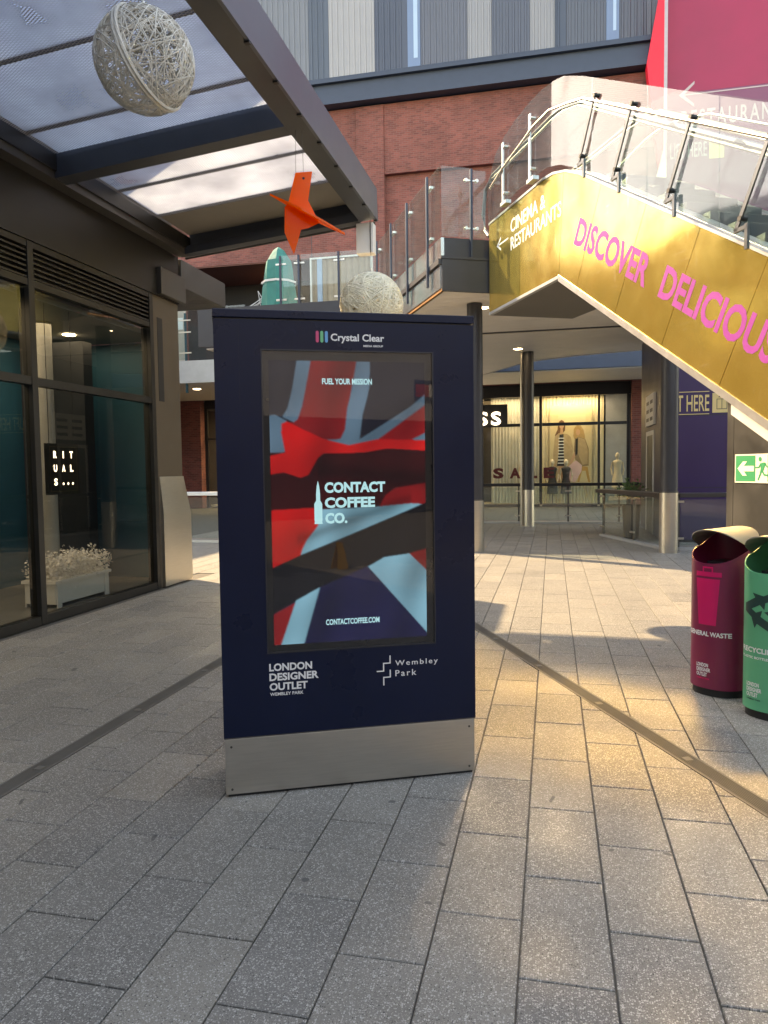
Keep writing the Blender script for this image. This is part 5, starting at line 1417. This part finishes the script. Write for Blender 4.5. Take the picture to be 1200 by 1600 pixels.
for i, ch in enumerate('SALE'):
    text(ch, (-2.30 + i * .66, GY_ - .018, 1.15), (1, 0, 0), (0, 0, 1), .42, .42, mat('sale_red', srgb(84, 14, 18), .5, var=0.05), sf, name='sale_letter', bold=.05)
part('shop_floor', mat('pale_floor', (0.4, 0.36, 0.3), 0.4), sf, lambda m: m.box(-9, GY_ + .07, .02, 2.9, GY_ + 6, .08))
part('shop_ceiling', M_OFFWHITE, sf, lambda m: m.box(-9, GY_ + .07, 4.6, 2.9, GY_ + 6, 4.64))
part('shop_back', M_WARM, sf, lambda m: m.box(-9, GY_ + 5.0, .08, 2.9, GY_ + 5.1, 4.6))
part('side_wall', mat('grey_shop_wall', (0.35, 0.35, 0.36), .6), sf, lambda m: m.box(2.1, GY_ + 1.0, .08, 2.9, GY_ + 1.05, 4.6))
def curtain(x0, x1, y_, z0, z1, name, parent, m, pitch=.13, amp=.035):
    b = MB(); n = int((x1 - x0) / pitch * 4); s = len(b.v)
    for k in range(n + 1):
        x = x0 + (x1 - x0) * k / n; yy = y_ + amp * math.sin(2 * math.pi * k / 4 + .3)
        b.v += [(x, yy, z0), (x, yy, z1)]
    for k in range(n): b.f.append((s + 2 * k, s + 2 * k + 2, s + 2 * k + 3, s + 2 * k + 1))
    return b.build(name, m, parent)
curtain(-.40, 2.02, GY_ + .95, .12, 4.45, 'curtain', sf, M_CURT)
curtain(-2.45, -.50, GY_ + .95, .12, 4.45, 'curtain', sf, mat('pale_display_back', (0.55, 0.52, 0.45), .7))
for i in range(5):
    part('shelf', mat('shelf_wood', (0.25, 0.14, 0.06), .5), sf, lambda m: m.box(-3.9, GY_ + 3.6, .6 + i * .55, -2.6, GY_ + 4.1, .64 + i * .55))
lamp_area('shop_display_lamp', (.8, GY_ + .45, 4.4), 2.2, .5, 13)
lamp_area('shop_display_lamp', (-1.6, GY_ + .45, 4.4), 1.8, .5, 8, col=(1, .9, .75))
lamp_area('shop_ceiling_lamp', (-4, GY_ + 2.6, 4.5), 5, 2, 26, col=(1, .72, .42))
# poster of two standing models, printed flat on a hanging banner
ps = thing('fashion_poster', 'tall poster of two models in trench coats hanging in the shop window', 'poster', (.72, GY_ + .8, 1.0))
PYo = GY_ + .78
SKIN = mat('print_skin', srgb(206, 160, 126), .6, var=.05); HAIR = mat('print_hair', srgb(112, 74, 46), .6, var=.2, scale=20); COAT = mat('print_coat', srgb(186, 158, 120), .6, var=.15, scale=6); COAT2 = mat('print_coat_shadow', srgb(150, 124, 92), .6, var=.15, scale=6)
STR1 = mat('print_black', srgb(34, 32, 34), .6); PINK = mat('print_pink', srgb(232, 190, 186), .6, var=.08, scale=5); BLOND = mat('print_blonde', srgb(186, 150, 100), .6, var=.2, scale=20)
part('banner', mat('print_backdrop', srgb(214, 192, 150), .7, var=.06, scale=2), ps, lambda m: m.box(-.05, PYo, .95, 1.55, PYo + .02, 4.05))
def fig(name, m, pts, lay): part(name, m, ps, lambda b: b.poly([(x, PYo - .0015 * lay, z) for x, z in pts]))
def oval(cx, cz_, rx, rz, n=16): return [(cx + rx * math.cos(2 * math.pi * k / n), cz_ + rz * math.sin(2 * math.pi * k / n)) for k in range(n)]
fig('printed_hair', HAIR, [(.24, 3.30), (.22, 3.08), (.12, 2.85), (.15, 2.72), (.32, 2.90), (.44, 2.95), (.52, 3.05), (.53, 3.25), (.47, 3.42), (.38, 3.47), (.30, 3.42)], 1)
fig('printed_coat', COAT, [(.12, 2.82), (.28, 2.95), (.42, 2.92), (.60, 2.90), (.74, 2.78), (.84, 2.3), (.80, 1.95), (.74, 1.52), (.62, 1.50), (.55, 1.72), (.30, 1.72), (.20, 1.52), (.08, 1.60), (.05, 2.1)], 2)
fig('printed_dress', STR1, [(.30, 2.88), (.46, 2.90), (.46, 2.3), (.50, 1.62), (.20, 1.62), (.28, 2.2)], 3)
for k in range(9):
    fig('printed_stripe', M_WHITE, [(.23 + .004 * k, 1.72 + k * .125), (.48, 1.72 + k * .125), (.48, 1.755 + k * .125), (.235 + .004 * k, 1.755 + k * .125)], 4)
fig('printed_face', SKIN, oval(.385, 3.24, .085, .125), 5); fig('printed_neck', SKIN, [(.34, 3.14), (.43, 3.14), (.45, 2.92), (.32, 2.92)], 4)
fig('printed_legs', SKIN, [(.26, 1.62), (.47, 1.62), (.44, 1.0), (.36, .97), (.34, 1.4), (.31, .97), (.24, .97)], 2)
fig('printed_hand', SKIN, oval(.06, 1.62, .07, .09), 4)
fig('printed_hair', BLOND, [(.86, 3.10), (.84, 2.8), (.92, 2.62), (1.22, 2.62), (1.30, 2.75), (1.24, 3.05), (1.12, 3.25), (.96, 3.24)], 1)
fig('printed_jacket', COAT2, [(.90, 2.72), (1.05, 2.78), (1.30, 2.70), (1.44, 2.3), (1.44, 1.62), (1.05, 1.58), (.92, 1.86), (.86, 2.2)], 2)
fig('printed_jacket_flap', COAT, [(1.04, 2.76), (1.28, 2.68), (1.40, 2.3), (1.40, 1.70), (1.20, 1.66), (1.02, 2.1)], 3)
fig('printed_blouse', STR1, [(.93, 2.68), (1.02, 2.72), (1.0, 2.1), (.92, 2.0)], 4)
fig('printed_skirt', PINK, [(.95, 1.84), (1.18, 1.64), (1.16, 1.40), (.92, .97), (.72, 1.0), (.60, 1.25), (.64, 1.58), (.80, 1.74)], 4)
fig('printed_face', SKIN, oval(1.02, 2.96, .085, .125), 5); fig('printed_arm', SKIN, [(.88, 2.2), (.93, 2.0), (.78, 1.70), (.70, 1.74)], 5)
fig('printed_chair', mat('print_wood', srgb(200, 150, 84), .6), [(1.14, 1.6), (1.40, 1.58), (1.50, .97), (1.42, .97), (1.32, 1.42), (1.18, 1.42), (1.08, .97), (1.0, .97)], 1)

def mannequin(x, y_, z, label, mtop, mskirt, mskin, group=None):
    r = thing('mannequin', label, 'mannequin', (x, y_, z))
    part('stand', M_STEELD, r, lambda m: m.lathe((x, y_, z), [(.16, 0), (.16, .015), (.02, .02), (.02, .4)], 16))
    part('head', mskin, r, lambda m: m.lathe((x, y_, z + 1.48), [(.045, 0), (.045, .06), (.07, .09), (.085, .15), (.08, .22), (.05, .27), (.01, .29)], 16), smooth=True)
    part('torso', mtop, r, lambda m: m.lathe((x, y_, z + .92), [(.15, 0), (.125, .16), (.15, .36), (.19, .48), (.14, .54), (.05, .57)], 18, 1.0, .62), smooth=True)
    part('skirt', mskirt, r, lambda m: m.lathe((x, y_, z + .40), [(.22, 0), (.20, .25), (.18, .42), (.152, .53)], 18, 1.0, .7), smooth=True)
    for s in (-1, 1):
        part('arm', mskin, r, lambda m: m.tube([(x + s * .185, y_, z + 1.40), (x + s * .24, y_ + .02, z + 1.12), (x + s * .20, y_ - .08, z + .88)], [.042, .036, .026], 8), smooth=True)
        part('leg', mskin, r, lambda m: m.tube([(x + s * .07, y_, z + .45), (x + s * .07, y_, z + .22), (x + s * .06, y_ - .02, z + .02)], [.07, .05, .035], 8), smooth=True)
MSK = mat('mannequin_cream', (0.62, 0.50, 0.36), .45, var=.05)
mannequin(.02, GY_ + .45, .12, 'black topped mannequin at the left foot of the poster', STR1, STR1, MSK)
mannequin(.55, GY_ + .42, .12, 'black topped mannequin directly below the poster', STR1, STR1, MSK)
mannequin(2.52, GY_ + .5, .35, 'mannequin in a cream dress in the rightmost window', mat('cream_dress', (.66, .54, .38), .7), mat('cream_dress', (.66, .54, .38), .7), MSK)
mannequin(-1.05, GY_ + .6, .30, 'mannequin in white behind the red sale letters', M_WHITE, M_WHITE, MSK)
mannequin(-3.15, GY_ + 1.6, .08, 'mannequin in a tan coat inside the shop doorway', mat('tan_coat', (.34, .20, .09), .7), mat('tan_coat', (.34, .20, .09), .7), MSK)

# left far shop, seen between the pier and the kiosk
lf_ = thing('shop_front', 'lit clothes shop seen in the gap left of the kiosk', 'shop', (-12.6, 30.0, 0))
for x in (-14.70, -12.35, -10.0):
    part('mullion', M_FRAME, lf_, lambda m: m.box(x - .06, GY_ - .06, 0, x + .06, GY_ + .06, 4.3))
part('sign_band', M_FRAME, lf_, lambda m: m.box(-14.75, GY_ - .05, 4.302, -9.2, GY_ + .2, 4.83))
for x0, x1 in ((-14.63, -12.42), (-12.28, -10.07)):
    part('transom', M_FRAME, lf_, lambda m: m.box(x0, GY_ - .05, 2.95, x1, GY_ + .05, 3.03))
    for z0, z1 in ((0.1, 2.945), (3.035, 4.3)):
        part('pane', M_GLASS, lf_, lambda m: m.box(x0, GY_ - .01, z0, x1, GY_ + .002, z1))
part('display_column', mat('pale_plaster', (.55, .48, .40), .7), lf_, lambda m: m.box(-14.5, GY_ + .7, .02, -13.35, GY_ + 1.0, 4.25))
part('shop_back', M_WARM, lf_, lambda m: m.box(-15, GY_ + 3.1, 0, -9.2, GY_ + 3.2, 4.3))
part('shop_ceiling', M_DKGREY, lf_, lambda m: m.box(-15, GY_ + .07, 4.31, -9.2, GY_ + 3.1, 4.35))
part('shop_floor', MATS['pale_floor'], lf_, lambda m: m.box(-15, GY_ + .07, .02, -9.2, GY_ + 3.1, .08))
lamp_area('shop_ceiling_lamp', (-12.2, GY_ + 1.6, 4.2), 3, 1.6, 110, col=(1, .78, .5))
cr = thing('clothes_rail', 'rail of hanging clothes inside the left far shop', 'clothes rail', (-12.6, GY_ + 1.7, .08))
part('rail', M_STEELD, cr, lambda m: m.tube([(-13.3, GY_ + 1.7, 1.75), (-11.0, GY_ + 1.7, 1.75)], .02, 8))
for x in (-13.3, -11.0): part('post', M_STEELD, cr, lambda m: m.tube([(x, GY_ + 1.7, .08), (x, GY_ + 1.7, 1.75)], .02, 8))
rg = random.Random(9)
for k in range(11):
    x = -13.15 + k * .2; c = rg.choice([(.4, .38, .36), (.12, .1, .1), (.3, .2, .14), (.5, .48, .45)])
    part('garment', mat('garment_%d' % k, c, .8, var=.2), cr, lambda m: m.hexa([(x - .04, GY_ + 1.45, .7), (x + .05, GY_ + 1.45, .7), (x + .05, GY_ + 1.95, .7), (x - .04, GY_ + 1.95, .7), (x - .02, GY_ + 1.55, 1.70), (x + .02, GY_ + 1.55, 1.70), (x + .02, GY_ + 1.85, 1.70), (x - .02, GY_ + 1.85, 1.70)]))
mannequin(-12.95, GY_ + .5, .1, 'white mannequin in the far shop window left of the kiosk', M_WHITE, M_WHITE, M_OFFWHITE)
for i, (x, z) in enumerate(((-12.3, 3.9), (-11.8, 3.4), (-11.5, 3.75), (-12.0, 3.1), (-11.2, 3.3))):
    lp = thing('spotlight', ('highest bright spotlight inside the left far shop', 'third highest spotlight inside the left far shop', 'second highest spotlight inside the left far shop', 'lowest bright spotlight inside the left far shop', 'rightmost bright spotlight inside the left far shop')[i], 'light', (x, GY_ + 2.2, z), 'spotlights inside the left far shop')
    part('lens', M_LAMP, lp, lambda m: m.lathe((x, GY_ + 2.2, z), [(.02, 0), (.06, .03), (.05, .1), (.02, .13)], 10))
    part('stem', M_BLACK, lp, lambda m: m.tube([(x, GY_ + 2.2, z + .12), (x, GY_ + 2.2, 4.31)], .012, 5))

# first-floor gallery on the left, above that shop
gal = thing('gallery', 'grey gallery edge with glass front in the gap above the left far shop', 'balcony', (-12, 24, 4.2))
part('fascia', M_LIGHTPANEL, gal, lambda m: m.box(-16, 23.45, 4.72, -9.6, 23.55, 5.38))
part('lower_fascia', M_LIGHTPANEL, gal, lambda m: m.box(-16, 23.42, 4.62, -9.6, 23.55, 4.715))
part('soffit', M_OFFWHITE, gal, lambda m: m.box(-16, 23.56, 4.62, -9.6, 29.4, 4.66))
part('slab', M_DKGREY, gal, lambda m: m.box(-16, 23.56, 4.67, -9.6, 29.4, 4.84))
part('deck', M_DKGREY, gal, lambda m: m.box(-16, 23.56, 5.1, -9.6, 25.89, 5.38))
gb_ = thing('glass_balustrade', 'glass balustrade on the gallery edge left of the kiosk', 'balustrade', (-12, 23.5, 5.38))
for x0, x1 in ((-14.5, -12.25), (-12.2, -10.0)):
    part('pane', M_GLASSD, gb_, lambda m: m.box(x0, 23.49, 5.42, x1, 23.505, 7.15))
for x in (-12.225,):
    st = part('post', mat('teal_post', srgb(24, 74, 84), .4, .3), gb_, lambda m: m.box(x - .03, 23.51, 4.3, x + .03, 23.58, 7.0))
    for z in (5.65, 6.35, 6.75):
        part('glass_clamp', M_STEEL, st, lambda m: m.box(x - .22, 23.47, z - .02, x + .22, 23.508, z + .02))
nt_ = thing('notice', 'small white notice on a pale board above the left gallery', 'sign', (-12.6, 23.9, 5.38))
part('board', mat('pale_board', (.5, .42, .36), .7), nt_, lambda m: m.box(-12.95, 24.0, 5.38, -12.45, 24.05, 7.3))
part('sheet', M_WHITE, nt_, lambda m: m.box(-12.78, 23.985, 6.55, -12.55, 23.998, 6.95))
dl = thing('downlight', 'soffit downlight over the left far shop entrance', 'light', (-12.7, 25.2, 4.61), 'recessed soffit downlights')
part('lens', M_LAMP, dl, lambda m: m.lathe((-12.7, 25.2, 4.608), [(.13, 0), (.13, .01)], 16))

# things on the terrace
def parasol(c, h, r, mcol, strap, label):
    c = Vector(c); p = thing('folded_parasol', label, 'parasol', c)
    n = 24; prof = [(0.55, .86), (.62, .98), (.60, 1.0), (.85, .92), (.70, .93), (.98, .82), (1.25, .78), (1.5, .74), (1.72, .5), (1.88, .06)]
    prof = [(z * h / 1.9, q * r) for z, q in [(0.0, 1.04), (.55, 1.02), (.90, .98), (.99, .93), (1.08, .94), (1.30, .90), (1.52, .80), (1.80, .34), (1.88, .08)]]
    b = MB(); n = 9
    for z, q in prof:
        for k in range(n):
            t = 2 * math.pi * k / n; rr = q * (1 + .07 * math.cos(2 * t + z * 1.5) + .035 * math.sin(5 * t + z * 4))
            b.v.append((c.x + rr * math.cos(t), c.y + rr * math.sin(t), c.z + z))
    for i in range(len(prof) - 1):
        for k in range(n):
            j = (k + 1) % n; b.f.append((i * n + k, i * n + j, (i + 1) * n + j, (i + 1) * n + k))
    b.f.append(tuple((len(prof) - 1) * n + k for k in range(n))); b.f.append(tuple(range(n - 1, -1, -1)))
    b.build('cover', mcol, p, smooth=False)
    if strap:
        zz = .98 * h / 1.9
        part('strap', M_OFFWHITE, p, lambda m: m.lathe((c.x, c.y, c.z + zz), [(r * 1.03, 0), (r * 1.03, .055)], 9, cap=False))
    part('pole', M_DKGREY, p, lambda m: m.tube([c, c + Vector((0, 0, .3 * h))], .03, 8))
M_PTEAL = mat('teal_fabric', srgb(16, 118, 108), .7, var=.15, scale=5, bump=.5, bscale=9)
parasol((-7.10, 19.0, 5.5), 2.05, .46, M_PTEAL, True, 'folded teal parasol standing on the terrace above the kiosk')
cs = thing('terrace_screen', 'brown corrugated screen panel behind the terrace balustrade', 'screen', (-6.4, 22.0, 5.5))
curtain(-7.15, -5.3, 22.0, 5.5, 8.0, 'corrugated_sheet', cs, mat('brown_screen', (.30, .22, .155), .6, var=.25, scale=1.5), pitch=.20, amp=.03)
part('frame', M_OFFWHITE, cs, lambda m: (m.box(-7.2, 21.94, 5.5, -7.15, 22.06, 8.05), m.box(-5.3, 21.94, 5.5, -5.25, 22.06, 8.05), m.box(-7.15, 21.94, 8.0, -5.3, 22.06, 8.05)))
part('blue_post', mat('pale_blue_post', srgb(130, 156, 180), .5), cs, lambda m: m.box(-6.95, 21.88, 5.5, -6.80, 21.935, 7.98))

# ================================================================ GROUND-LEVEL BALUSTRADES
def low_rail(name, label, a, b, n, mrail, wrail, loc, panes_m=None, h=1.06):
    a, b = Vector(a), Vector(b); d = (b - a).normalized(); nn = Vector((-d.y, d.x, 0)); L = (b - a).length
    r = thing(name, label, 'balustrade', tuple((a + b) / 2))
    def F(u, w, z): return tuple(a + d * u + nn * w + Vector((0, 0, z)))
    part('kerb', M_LIGHTPANEL, r, lambda m: m.fbox(F, 0, -.06, 0, L, .06, .05))
    part('top_rail', mrail, r, lambda m: m.fbox(F, -.02, -wrail, h, L + .02, wrail, h + .085), bevel=.01)
    for k in range(n):
        u0, u1 = L * k / n + .03, L * (k + 1) / n - .03
        part('pane', panes_m or M_GLASSD, r, lambda m: m.fbox(F, u0, -.007, .09, u1, .007, h - .04))
    for k in range(n + 1):
        u = L * k / n
        st = part('post', M_STEELD, r, lambda m: m.fbox(F, u - .022, .02, .05, u + .022, .065, h))
        for z in (.22, .92):
            part('glass_clamp', M_STEEL, st, lambda m: m.fbox(F, u - .09, -.02, z - .018, u + .09, .02, z + .018))
    return r
low_rail('low_balustrade', 'low glass balustrade with white top rail in the sunlit gap at left', (-9.6, 15.55, 0), (-4.6, 15.35, 0), 4, M_WHITE, .05, None)
low_rail('low_balustrade', 'low glass balustrade with black rail before the fashion shop', (-2.3, 21.55, 0), (3.2, 21.45, 0), 4, M_FRAME, .06, None)
low_rail('low_balustrade', 'low glass balustrade with broad dark top in front of the lift', (1.13, 17.75, 0), (2.16, 14.75, 0), 2, mat('dark_counter', (.05, .042, .04), .35, var=.1), .16, None, h=1.0)
low_rail('low_balustrade', 'low balustrade with dark rail passing in front of the purple wall', (2.35, 14.9, 0), (4.6, 15.2, 0), 1, MATS['dark_counter'], .10, None, h=1.0)
fsn = thing('wet_floor_sign', 'yellow folding wet floor sign mirrored in the kiosk screen', 'sign', (3.5, -3.4, 0))
M_YEL = mat('yellow_plastic', srgb(170, 128, 20), .4, var=.05)
for s in (-1, 1):
    part('leaf', M_YEL, fsn, lambda m: m.hexa([(3.40, -3.4 + s * .12, 0), (3.60, -3.4 + s * .12, 0), (3.60, -3.4 + s * .10, 0), (3.40, -3.4 + s * .10, 0), (3.455, -3.4 + s * .02, .43), (3.545, -3.4 + s * .02, .43), (3.545, -3.4 + s * .004, .43), (3.455, -3.4 + s * .004, .43)]))

# ================================================================ BUILDINGS BEHIND THE VIEWER
rear = thing('rear_building', 'grey retail building behind the viewer seen only in reflections', 'building', (0, -14, 0))
part('wall', mat('rear_cladding', (.12, .12, .125), .6, var=.1), rear, lambda m: m.box(-14, -14.4, 4.2, 30, -14, 10))
part('shop_glazing', M_DARKIN, rear, lambda m: m.box(-14, -14.6, 0, 30, -14.3, 4.2))
part('pale_band', mat('rear_band', (.34, .34, .36), .6, var=.06), rear, lambda m: m.box(4.5, -13.998, 3.3, 30, -13.9, 6.2))
part('sign_band', mat('rear_sign', (.04, .05, .12), .5), rear, lambda m: m.box(13.6, -13.89, 4.0, 14.9, -13.86, 4.75))
part('sign_red', mat('rear_red', srgb(190, 30, 40), .5), rear, lambda m: m.box(13.65, -13.85, 4.15, 14.25, -13.84, 4.6))
part('sign_white', M_WHITE, rear, lambda m: m.box(14.25, -13.85, 4.15, 14.85, -13.84, 4.6))
rb = thing('side_building', 'dark retail building beyond the escalator outside the frame', 'building', (16, 2, 0))
part('wall', MATS['rear_cladding'], rb, lambda m: m.box(15.5, -14, 4.2, 16, 16, 9.0))
part('shop_glazing', M_DARKIN, rb, lambda m: m.box(15.8, -14, 0, 16, 16, 4.2))
